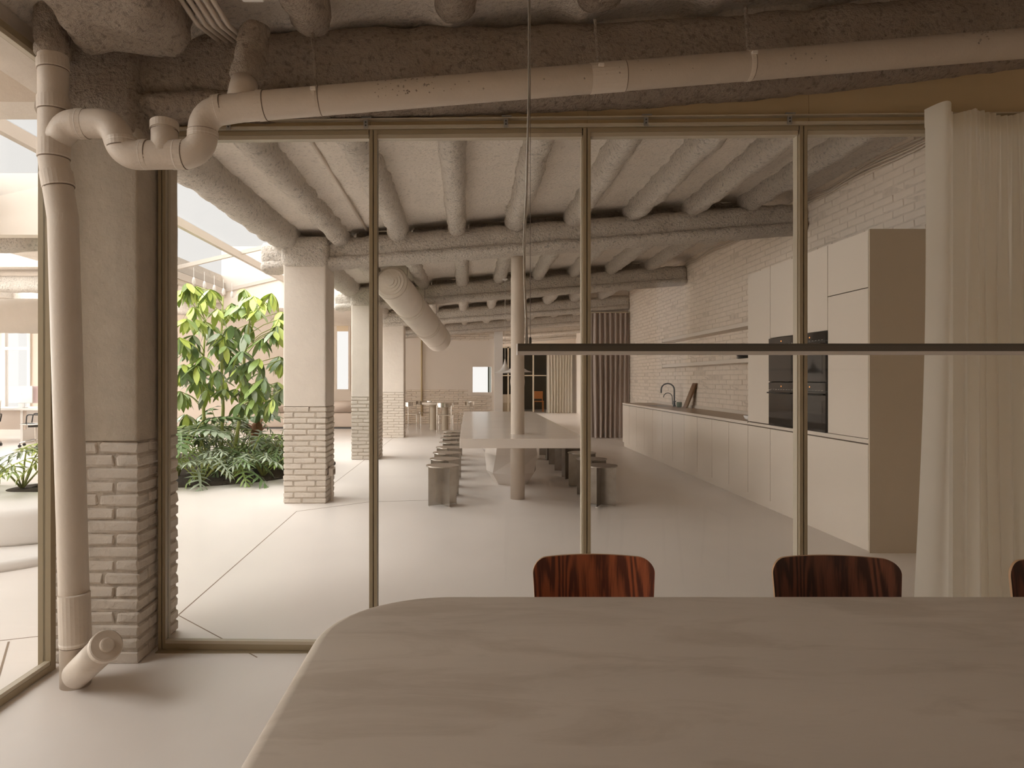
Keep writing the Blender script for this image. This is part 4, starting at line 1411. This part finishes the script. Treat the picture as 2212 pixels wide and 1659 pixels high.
def leaf_mesh(kind, m):
    key = (kind, m)
    if key in LEAF:
        return LEAF[key]
    mb = MB()
    if kind == 'oval':
        n = 6
        for i in range(n + 1):
            t = i / n
            w = 0.20 * math.sin(PI * min(1, t * 0.96 + 0.03)) ** 0.75
            z = -0.16 * t * t
            mb.v += [Vector((t, -w, z + 0.05 * w * 4 * 0.5)), Vector((t, 0, z)), Vector((t, w, z + 0.05 * w * 4 * 0.5))]
        for i in range(n):
            a = i * 3
            mb.f += [(a, a + 3, a + 4, a + 1), (a + 1, a + 4, a + 5, a + 2)]
    else:
        wide = kind == 'split'
        n = 7

        def mid(t):
            return Vector((t, 0, -0.28 * t * t))
        strip = [(0.02, 0.02), (0.15, 0.09 if wide else 0.05), (0.5, 0.10 if wide else 0.045), (0.8, 0.06 if wide else 0.03), (1.0, 0.0)]
        for t, w in strip:
            c = mid(t)
            mb.v += [c + Vector((0, -w, 0.01)), c, c + Vector((0, w, 0.01))]
        for i in range(len(strip) - 1):
            a = i * 3
            mb.f += [(a, a + 3, a + 4, a + 1), (a + 1, a + 4, a + 5, a + 2)]
        for sgn in (-1, 1):
            for i in range(n):
                t = 0.06 + 0.86 * i / (n - 1)
                ang = math.radians(128 - 100 * i / (n - 1))
                L = (0.50 if wide else 0.46) * (1 - 0.55 * abs(i - 2.2) / 5)
                w = 0.085 if wide else 0.042
                b_ = mid(t)
                dr = Vector((math.cos(ang), sgn * math.sin(ang), 0))
                sd = Vector((-dr.y, dr.x, 0)) * w
                p1 = b_ + dr * L * 0.55 + Vector((0, 0, -0.02 - 0.08 * t))
                tip = b_ + dr * L + Vector((0, 0, -0.10 - 0.14 * t))
                mb.add([b_ - sd * 0.7, p1 - sd, tip, p1 + sd, b_ + sd * 0.7], [(0, 1, 3, 4), (1, 2, 3)])
    me = bpy.data.meshes.new('leaf')
    me.from_pydata([tuple(v) for v in mb.v], [], mb.f)
    me.materials.append(M[m])
    if kind == 'oval':
        me.polygons.foreach_set('use_smooth', [True] * len(me.polygons))
    me.update()
    LEAF[key] = me
    return me


def put_leaf(parent, kind, m, pos, az, el, size, roll=0.0, wscale=1.0):
    o = bpy.data.objects.new('leaf', leaf_mesh(kind, m))
    COL.objects.link(o)
    o.parent = parent
    o.location = Vector(pos) - wl(parent)
    o.rotation_mode = 'XYZ'
    o.rotation_euler = (Matrix.Rotation(az, 3, 'Z') @ Matrix.Rotation(-el, 3, 'Y') @ Matrix.Rotation(roll, 3, 'X')).to_euler()
    o.scale = (size, size * wscale, size)
    return o


rg = random.Random(21)
stems = [(-3.95, 9.9, (445, 690)), (-3.72, 10.1, (482, 640)), (-3.45, 9.8, (545, 660))]
trees = []
for k, (sx, sy, _) in enumerate(stems):
    lab = ['umbrella tree with big drooping leaves, nearest the large column', 'tallest umbrella tree in the middle of the planted bed', 'umbrella tree with drooping leaves beside the pale column'][k]
    trees.append(thing('umbrella_tree', lab, 'plant', (sx, sy, 0.06), 'umbrella trees in the planted bed'))
clusters = [(405, 612, 0), (452, 625, 1), (440, 648, 1), (500, 655, 1), (478, 668, 1), (514, 660, 2), (545, 648, 2), (556, 668, 2), (587, 634, 2), (425, 690, 0), (452, 700, 1), (508, 706, 1), (530, 720, 2),
            (486, 725, 1), (602, 690, 2), (592, 715, 2), (415, 748, 0), (466, 748, 1), (440, 770, 0), (505, 770, 1), (540, 780, 2), (398, 800, 0), (432, 812, 0), (470, 800, 1), (516, 805, 2), (560, 775, 2), (603, 770, 2),
            (402, 850, 0), (446, 842, 0), (485, 840, 1), (530, 838, 2), (566, 842, 2), (600, 826, 2), (590, 862, 2), (395, 735, 0), (398, 895, 0), (520, 870, 2)]
clusters += [(px_ + rg.uniform(-28, 28), py_ + rg.uniform(-26, 26), k_) for px_, py_, k_ in clusters for _q in range(2) if rg.random() < 0.82]
clusters = [(min(max(px_, 388), 610), max(py_, 600), k_) for px_, py_, k_ in clusters]
stemmb = [MB(), MB(), MB()]
tops = []
for k, (sx, sy, tp_) in enumerate(stems):
    t = P(tp_[0], tp_[1], sy)
    pts = [Vector((sx, sy, 0.05)), Vector((sx, sy, 0.05)).lerp(t, 0.35) + Vector((0.03, 0, 0)), Vector((sx, sy, 0.05)).lerp(t, 0.7) + Vector((-0.02, 0, 0)), t]
    stemmb[k].tube(pts, [0.028, 0.024, 0.019, 0.010], 10)
    tops.append(pts)
for px, py, k in clusters:
    sy = stems[k][1]
    c = P(px, py, sy + rg.uniform(-0.7, 0.6))
    # petiole from the stem
    base, top = tops[k][0], tops[k][3]
    f_ = max(0.1, min(0.98, (c.z - 0.22 - base.z) / (top.z - base.z)))
    s_ = base.lerp(top, f_)
    stemmb[k].tube([s_, s_.lerp(c, 0.5) + Vector((0, 0, 0.03)), c], 0.006, 6)
    nl = rg.randint(7, 9)
    a0 = rg.uniform(0, 6.28)
    up = py < 700
    for i in range(nl):
        m_ = rg.choice(('leaf_lime', 'leaf_lime', 'leaf')) if up else rg.choice(('leaf', 'leaf', 'leaf_dark', 'leaf_lime', 'leaf_grey'))
        put_leaf(trees[k], 'oval', m_, c, a0 + 2 * PI * i / nl + rg.uniform(-0.15, 0.15), rg.uniform(-1.25, -0.35), rg.uniform(0.19, 0.32), rg.uniform(-0.4, 0.4), 0.85)
for k in range(3):
    obj('stem', stemmb[k], 'stem', trees[k], smooth=True)


def lobed_plant(name, label, loc, nleaf, size, hgt, kind, mats, seed, group=None):
    r_ = random.Random(seed)
    t = thing(name, label, 'plant', loc, group)
    mb = MB()
    for i in range(nleaf):
        az = 2 * PI * i / nleaf * 1.0 + r_.uniform(-0.3, 0.3) + seed
        rad = r_.uniform(0.12, 0.34) * size / 0.4
        z = hgt * r_.uniform(0.55, 1.1)
        b_ = Vector(loc)
        tip = b_ + Vector((rad * math.cos(az), rad * math.sin(az), z))
        mb.tube([b_ + Vector((0.01 * math.cos(az), 0.01 * math.sin(az), 0)), b_.lerp(tip, 0.6) + Vector((0, 0, 0.1 * z)), tip], [0.009, 0.007, 0.005], 6)
        put_leaf(t, kind, r_.choice(mats), tip, az + r_.uniform(-0.4, 0.4), r_.uniform(-0.5, 0.35), size * r_.uniform(0.8, 1.15), r_.uniform(-0.3, 0.3))
    obj('petioles', mb, 'stem', t, smooth=True)
    return t


where = ['at the front edge of the bed by the large column', 'front and centre of the bed', 'at the front of the bed towards the pale column', 'against the pale column side of the bed', 'behind the front row near the tree stems',
         'in the middle of the bed behind the front row', 'beside the brown palm trunk', 'at the back of the bed under the trees', 'at the back left of the bed', 'tucked behind the pale column']
spots = [(-3.48, 8.78, 0.42, 0.34), (-3.15, 9.0, 0.44, 0.32), (-2.85, 9.35, 0.42, 0.34), (-2.74, 9.85, 0.38, 0.42), (-3.55, 9.35, 0.40, 0.50), (-3.15, 9.55, 0.40, 0.52), (-2.95, 10.15, 0.38, 0.55), (-3.6, 10.6, 0.42, 0.65), (-4.1, 10.4, 0.42, 0.7), (-2.95, 10.8, 0.4, 0.45)]
for k, (x, y, sz, h_) in enumerate(spots):
    lobed_plant('philodendron', 'low deeply lobed green plant ' + where[k], (x, y, 0.04), 13, sz, h_, 'lobed', ('leaf', 'leaf_grey', 'leaf_grey', 'leaf_dark'), 30 + k, 'lobed plants in the bed')
lobed_plant('monstera', 'monstera with big split grey-green leaves at the left of the bed', (-3.95, 9.15, 0.05), 10, 0.52, 0.72, 'split', ('leaf_grey', 'leaf_dark'), 50, 'monsteras in the bed')
lobed_plant('monstera', 'monstera with split leaves behind the umbrella tree stems', (-3.95, 10.9, 0.08), 9, 0.50, 0.85, 'split', ('leaf_dark', 'leaf'), 51, 'monsteras in the bed')
pm = thing('palm_trunk', 'young palm with brown flaking trunk and green shaft', 'plant', (-3.27, 10.35, 0.05))
obj('trunk', lumpy([(-3.27, 10.35, 0.04), (-3.26, 10.35, 0.40), (-3.24, 10.35, 0.72)], 0.075, 0.075, up=(0, 1, 0), expo=2, n=14, amp=0.02, freq=14, seed=3, rnd=0.02, step=0.04), 'bark', pm, smooth=True)
obj('green_shaft', MB().tube([(-3.25, 10.35, 0.68), (-3.20, 10.35, 0.95), (-3.12, 10.35, 1.18)], [0.042, 0.034, 0.024], 12), 'leaf_dark', pm, smooth=True)
for i in range(7):
    a = i * 2.3
    z_ = 0.45 + 0.04 * i
    put_leaf(pm, 'oval', 'bark', (-3.25 + 0.06 * math.cos(a), 10.35 + 0.06 * math.sin(a), z_), a, 0.9, 0.14, 0, 1.2).name = 'sheath_scale'
put_leaf(pm, 'oval', 'leaf_dark', (-3.20, 10.2, 0.50), -0.5, -0.25, 0.36, 0.5, 1.1)

# raised planter bench to the left
pl = thing('planter_bench', 'low white curved bench planter outside the left glass', 'planter', (-4.6, 6.4, 0))


def blob(x0, x1, y0, y1, r_, prof):
    return MB().rings([[(x, y, z) for x, y in roundrect(x0, x1, y0, y1, r_, 12, i_)] for i_, z in prof])


obj('step', blob(-6.4, -2.95, 4.62, 6.8, 1.0, [(0.0, 0.0), (0.0, 0.045), (0.012, 0.065), (0.04, 0.075)]), 'bench', pl, smooth=True)
obj('bench_body', blob(-6.2, -3.1, 5.22, 6.7, 0.7, [(0.03, 0.07), (0.0, 0.10), (0.0, 0.30), (0.02, 0.345), (0.07, 0.37), (0.40, 0.385)]), 'bench', pl, smooth=True)
obj('soil_bed', blob(-4.2, -3.3, 5.95, 6.5, 0.2, [(0.0, 0.37), (0.02, 0.388), (0.3, 0.40)]), 'soil', pl, smooth=True)
for k, (x, y, lab) in enumerate(((-4.05, 6.12, 'lobed green plant in the white bench planter, nearest the glass edge'), (-3.62, 6.1, 'lobed green plant in the white bench planter beside the column'), (-3.85, 6.35, 'lobed green plant at the back of the white bench planter'))):
    lobed_plant('philodendron', lab, (x, y, 0.40), 8, 0.36, 0.34, 'lobed', ('leaf', 'leaf_lime', 'leaf_grey'), 70 + k, 'plants in the bench planter')

# ================================================================== LOUNGE
def make_sofa(x0, x1, y0, lab):
    t = thing('sofa', lab, 'sofa', ((x0 + x1) / 2, y0 + 0.5, 0), 'beige sofas at the back')
    obj('plinth', box(x0 + 0.06, x1 - 0.06, y0 + 0.05, y0 + 0.95, 0, 0.05), 'screw', t)
    obj('seat_base', MB().rings([[(x, y, z) for x, y in roundrect(x0, x1, y0, y0 + 1.0, 0.08, 6, i_)] for i_, z in ((0.02, 0.05), (0.0, 0.08), (0, 0.38), (0.02, 0.42), (0.05, 0.43))]), 'upholstery', t, smooth=True)
    n = max(1, round((x1 - x0) / 1.1))
    for i in range(n):
        a = x0 + (x1 - x0) * i / n + 0.02
        b = x0 + (x1 - x0) * (i + 1) / n - 0.02
        rs = [[(x, y, z) for x, z in roundrect(a + d_, b - d_, 0.43 + d_, 0.76 - d_, 0.09, 6)] for y, d_ in ((y0 + 0.42, 0.05), (y0 + 0.38, 0.015), (y0 + 0.45, 0.0), (y0 + 0.80, 0.0), (y0 + 0.86, 0.02), (y0 + 0.88, 0.06))][1:]
        obj('back_cushion', MB().rings(rs), 'upholstery', t, smooth=True)
    return t


make_sofa(-6.7, -5.0, 18.9, 'beige sofa behind the plants at the back')
make_sofa(-4.95, -3.1, 18.9, 'beige sofa under the tall window between the columns')
t = thing('throw_pillow', 'beige throw pillow on the sofa behind the plants', 'pillow', (-6.0, 19.1, 0.43))
obj('pillow_body', MB().rings([[(-5.98 + x, 19.12 + y + 0.3 * z, 0.45 + z) for x, z in roundrect(-0.22 + d_, 0.22 - d_, 0.0 + d_, 0.40 - d_, 0.08, 5)] for y, d_ in ((-0.08, 0.10), (-0.05, 0.03), (0, 0.0), (0.05, 0.03), (0.08, 0.10))]), 'upholstery', t, smooth=True)
# round table with two cylinder legs
rt = thing('cafe_table', 'small beige table on two cylinder legs by the far wall', 'table', (-0.78, 18.55, 0))
rs = [[(x, y, z) for x, y in roundrect(-1.28, -0.28, 18.15, 18.95, 0.38, 10)] for z in (0.70, 0.75)]
obj('tabletop', MB().rings(rs), 'cab', rt)
for x in (-0.96, -0.645):
    obj('leg', MB().lathe([(0.095, 0), (0.095, 0.70)], (x, 18.5, 0), 24), 'cab_side', rt, smooth=False)


def make_steel_chair(label, loc, rz):
    t = thing('steel_chair', label, 'chair', (0, 0, 0), 'steel chairs around the far table')
    for sx in (-1, 1):
        obj('leg', MB().tube([(sx * 0.19, -0.18, 0.0), (sx * 0.19, -0.18, 0.45)], 0.009, 8), 'chrome', t)
        obj('leg', MB().tube([(sx * 0.19, 0.18, 0.0), (sx * 0.19, 0.18, 0.70)], 0.009, 8), 'chrome', t)
    obj('seat', MB().rings([[(x, y, z) for x, y in roundrect(-0.2, 0.2, -0.2, 0.2, 0.04, 4)] for z in (0.44, 0.455)]), 'chrome', t)
    A = [(0.235 * math.cos(a), 0.05 + 0.19 * math.sin(a)) for a in [PI * k / 16 for k in range(17)]]
    B = [(0.231 * math.cos(a), 0.05 + 0.186 * math.sin(a)) for a in [PI * k / 16 for k in range(17)]]
    ol = A + B[::-1]
    obj('back_band', MB().rings([[(x, y, z) for x, y in ol] for z in (0.655, 0.765)]), 'chrome', t)
    t.location = loc
    t.rotation_euler = (0, 0, rz)
    WL[t.name] = Vector(loc)
    return t


make_steel_chair('steel chair with curved back band, leftmost at the far table', (-1.52, 18.3, 0), 1.35)
make_steel_chair('steel chair with curved back band behind the left end of the far table', (-1.25, 19.15, 0), 0.3)
make_steel_chair('steel chair with curved back band in front of the far table', (-0.62, 17.85, 0), PI - 0.1)
make_steel_chair('steel chair with curved back band, rightmost at the far table', (-0.08, 18.6, 0), -1.3)
cd = tag(obj('wall_conduit', MB().tube([(-1.45, 20.93, 0.25), (-1.45, 20.93, 3.0)], 0.03, 8), 'header', smooth=True), 'thin brown vertical conduit on the far wall behind the chairs', 'conduit')

# ================================================================== OFFICE (far left)
dk = thing('office_desk', 'white office desk seen through the left glass', 'desk', (-10.0, 14.9, 0))
obj('desktop', box(-11.6, -8.9, 14.5, 15.6, 0.72, 0.76), 'white', dk)
for x in (-11.5, -9.7):
    obj('desk_panel', box(x, x + 0.05, 14.6, 15.5, 0, 0.72), 'white', dk)
obj('modesty_panel', box(-11.4, -9.6, 14.62, 14.65, 0.3, 0.72), 'upholstery', dk)


def make_monitor(x, y, lab, pink):
    t = thing('desktop_monitor', lab, 'monitor', (x, y, 0.76), 'monitors on the office desk')
    sc_ = obj('screen_back', box(x - 0.26, x + 0.26, y, y + 0.025, 0.86, 1.24), 'screen_pink' if pink else 'alu', t, bevel=0.006)
    if pink:
        obj('screen_patch', MB().prism([(x + 0.13, 1.23), (x + 0.25, 1.23), (x + 0.25, 1.05)], 'y', y - 0.002, y), 'screen_orange', sc_)
        obj('screen_patch', MB().prism([(x + 0.14, 1.231), (x + 0.22, 1.231), (x + 0.20, 1.17)], 'y', y - 0.004, y - 0.002), 'screen_blue', sc_)
    else:
        obj('emblem', MB().tube([(x, y, 1.07), (x, y - 0.002, 1.07)], 0.03, 12), 'zinc', sc_)
    obj('stand', box(x - 0.07, x + 0.07, y + 0.02, y + 0.035, 0.77, 1.0), 'alu', t)
    obj('foot', box(x - 0.10, x + 0.10, y - 0.08, y + 0.10, 0.76, 0.77), 'alu', t)


make_monitor(-9.86, 14.85, 'silver computer monitor seen from behind on the office desk', False)
make_monitor(-9.42, 14.95, 'computer monitor with a pink screen on the office desk', True)


def make_office_chair(label, loc, rz):
    t = thing('office_chair', label, 'office chair', (0, 0, 0), 'office chairs at the desk')
    for k in range(5):
        a = 2 * PI * k / 5 + 0.3
        lg = obj('base_arm', MB().tube([(0, 0, 0.14), (0.30 * math.cos(a), 0.30 * math.sin(a), 0.085)], [0.022, 0.014], 8), 'chrome', t)
        obj('castor', MB().tube([(0.30 * math.cos(a) - 0.02, 0.30 * math.sin(a), 0.03), (0.30 * math.cos(a) + 0.02, 0.30 * math.sin(a), 0.03)], 0.03, 12).tube([(0.30 * math.cos(a), 0.30 * math.sin(a), 0.04), (0.30 * math.cos(a), 0.30 * math.sin(a), 0.085)], 0.008, 6), 'ovenblack', lg)
    obj('gas_stem', MB().tube([(0, 0, 0.10), (0, 0, 0.42)], 0.022, 12), 'chrome', t)
    obj('mechanism', box(-0.09, 0.09, -0.12, 0.12, 0.40, 0.445), 'ovenblack', t)
    prof = [(-0.23, 0.475), (-0.05, 0.46), (0.14, 0.47), (0.20, 0.52), (0.225, 0.62), (0.21, 0.72), (0.235, 0.88), (0.26, 0.94)]
    mb = MB()
    rs = [[(x, y, z) for y, z in prof] + [(x, y + 0.008, z + 0.008) for y, z in prof[::-1]] for x in (-0.22, 0.22)]
    obj('mesh_seat_back', MB().rings(rs), 'mesh_grey', t)
    for sx in (-1, 1):
        obj('side_rail', MB().tube([(sx * 0.225, y, z) for y, z in prof], 0.012, 8), 'chrome', t, smooth=True)
        obj('armrest', MB().tube(arcpath([(sx * 0.24, 0.19, 0.50), (sx * 0.28, 0.16, 0.66), (sx * 0.28, -0.10, 0.67), (sx * 0.24, -0.12, 0.48)], 0.05), 0.012, 8), 'ovenblack', t, smooth=True)
    t.location = loc
    t.rotation_euler = (0, 0, rz)
    return t


make_office_chair('grey mesh office chair with chrome frame in front of the office desk', (-8.95, 13.95, 0), -1.2)
make_office_chair('office chair cut off at the left edge beside the monitors', (-10.0, 13.9, 0), 0.3)

# ================================================================== FAR MEETING ROOM
fr = struct('window_6', MB().box(1.06, 1.12, 28.0, 28.08, 0, 2.75).box(1.62, 1.68, 28.0, 28.08, 0, 2.75).box(2.66, 2.72, 28.0, 28.08, 0, 2.75).box(3.74, 3.80, 28.0, 28.08, 0, 2.75).box(1.06, 4.45, 28.0, 28.08, 2.69, 2.75)
            .box(1.06, 3.80, 28.01, 28.07, 1.53, 1.57), 'frame_light')
for xa, xe in ((1.12, 1.62), (1.68, 2.66), (2.72, 3.74)):
    obj('pane', box(xa, xe, 28.03, 28.04, 0.02, 1.53), 'glass', fr)
    obj('pane', box(xa, xe, 28.03, 28.04, 1.57, 2.69), 'glass', fr)
struct('wall_meeting_head', box(1.06, 4.45, 28.0, 28.15, 2.75, 3.9), 'wall')
cv = thing('far_sheer_curtain', 'pale sheer curtain beside the dark meeting room glass', 'curtain', (3.7, 27.8, 0))
obj('curtain_cloth', curtain_mesh(0, 0, 0, 0.01, 2.75, far_fold(3.22, 4.28, 27.8, 9, 0.05), 120, 10), 'sheer', cv, smooth=True)
for k, (x, y, lab) in enumerate(((3.0, 29.0, 'orange wooden chair in the dark meeting room next to the curtain'), (2.15, 29.2, 'orange wooden chair in the dark meeting room behind the post'))):
    t = thing('orange_chair', lab, 'chair', (x, y, 0), 'orange chairs in the meeting room')
    obj('backrest', MB().rings([[(x - 0.22 + d_, y_, z_) for y_, z_ in ((y + 0.2, 0.55), (y + 0.22, 0.55), (y + 0.24, 0.88), (y + 0.22, 0.88))] for d_ in (0.0, 0.44)]), 'orange_wood', t)
    obj('seat', box(x - 0.22, x + 0.22, y - 0.22, y + 0.2, 0.43, 0.46), 'orange_wood', t)
    for sx in (-1, 1):
        for sy in (-1, 1):
            obj('leg', MB().tube([(x + sx * 0.20, y + sy * 0.20, 0.0), (x + sx * 0.20, y + sy * 0.20, 0.43 if sy < 0 else 0.70)], 0.017, 8), 'orange_wood', t)
mt = thing('meeting_room_bench', 'low pale bench behind the meeting room glass', 'bench', (1.5, 28.8, 0))
obj('bench_top', box(1.2, 1.85, 28.5, 29.0, 0.40, 0.75), 'cab', mt)
obj('bench_foot', box(1.25, 1.8, 28.55, 28.95, 0.0, 0.40), 'cab_side', mt)
# things on the ledge of the passage opening
tag(obj('dark_vase', MB().lathe([(0.06, 1.05), (0.12, 1.10), (0.13, 1.18), (0.08, 1.26), (0.05, 1.30), (0.06, 1.33)], (4.58, 23.3, 0), 16), 'ovenblack', smooth=True), 'round black vase on the ledge of the far wall opening', 'vase')
tag(obj('table_mirror', MB().tube([(4.56, 22.9, 1.40), (4.60, 22.9, 1.40)], 0.10, 20).tube([(4.58, 22.9, 1.05), (4.58, 22.9, 1.32)], 0.012, 8).lathe([(0.06, 1.05), (0.06, 1.065)], (4.58, 22.9, 0), 16), 'zinc'), 'small round mirror on a stand on the far ledge', 'mirror')
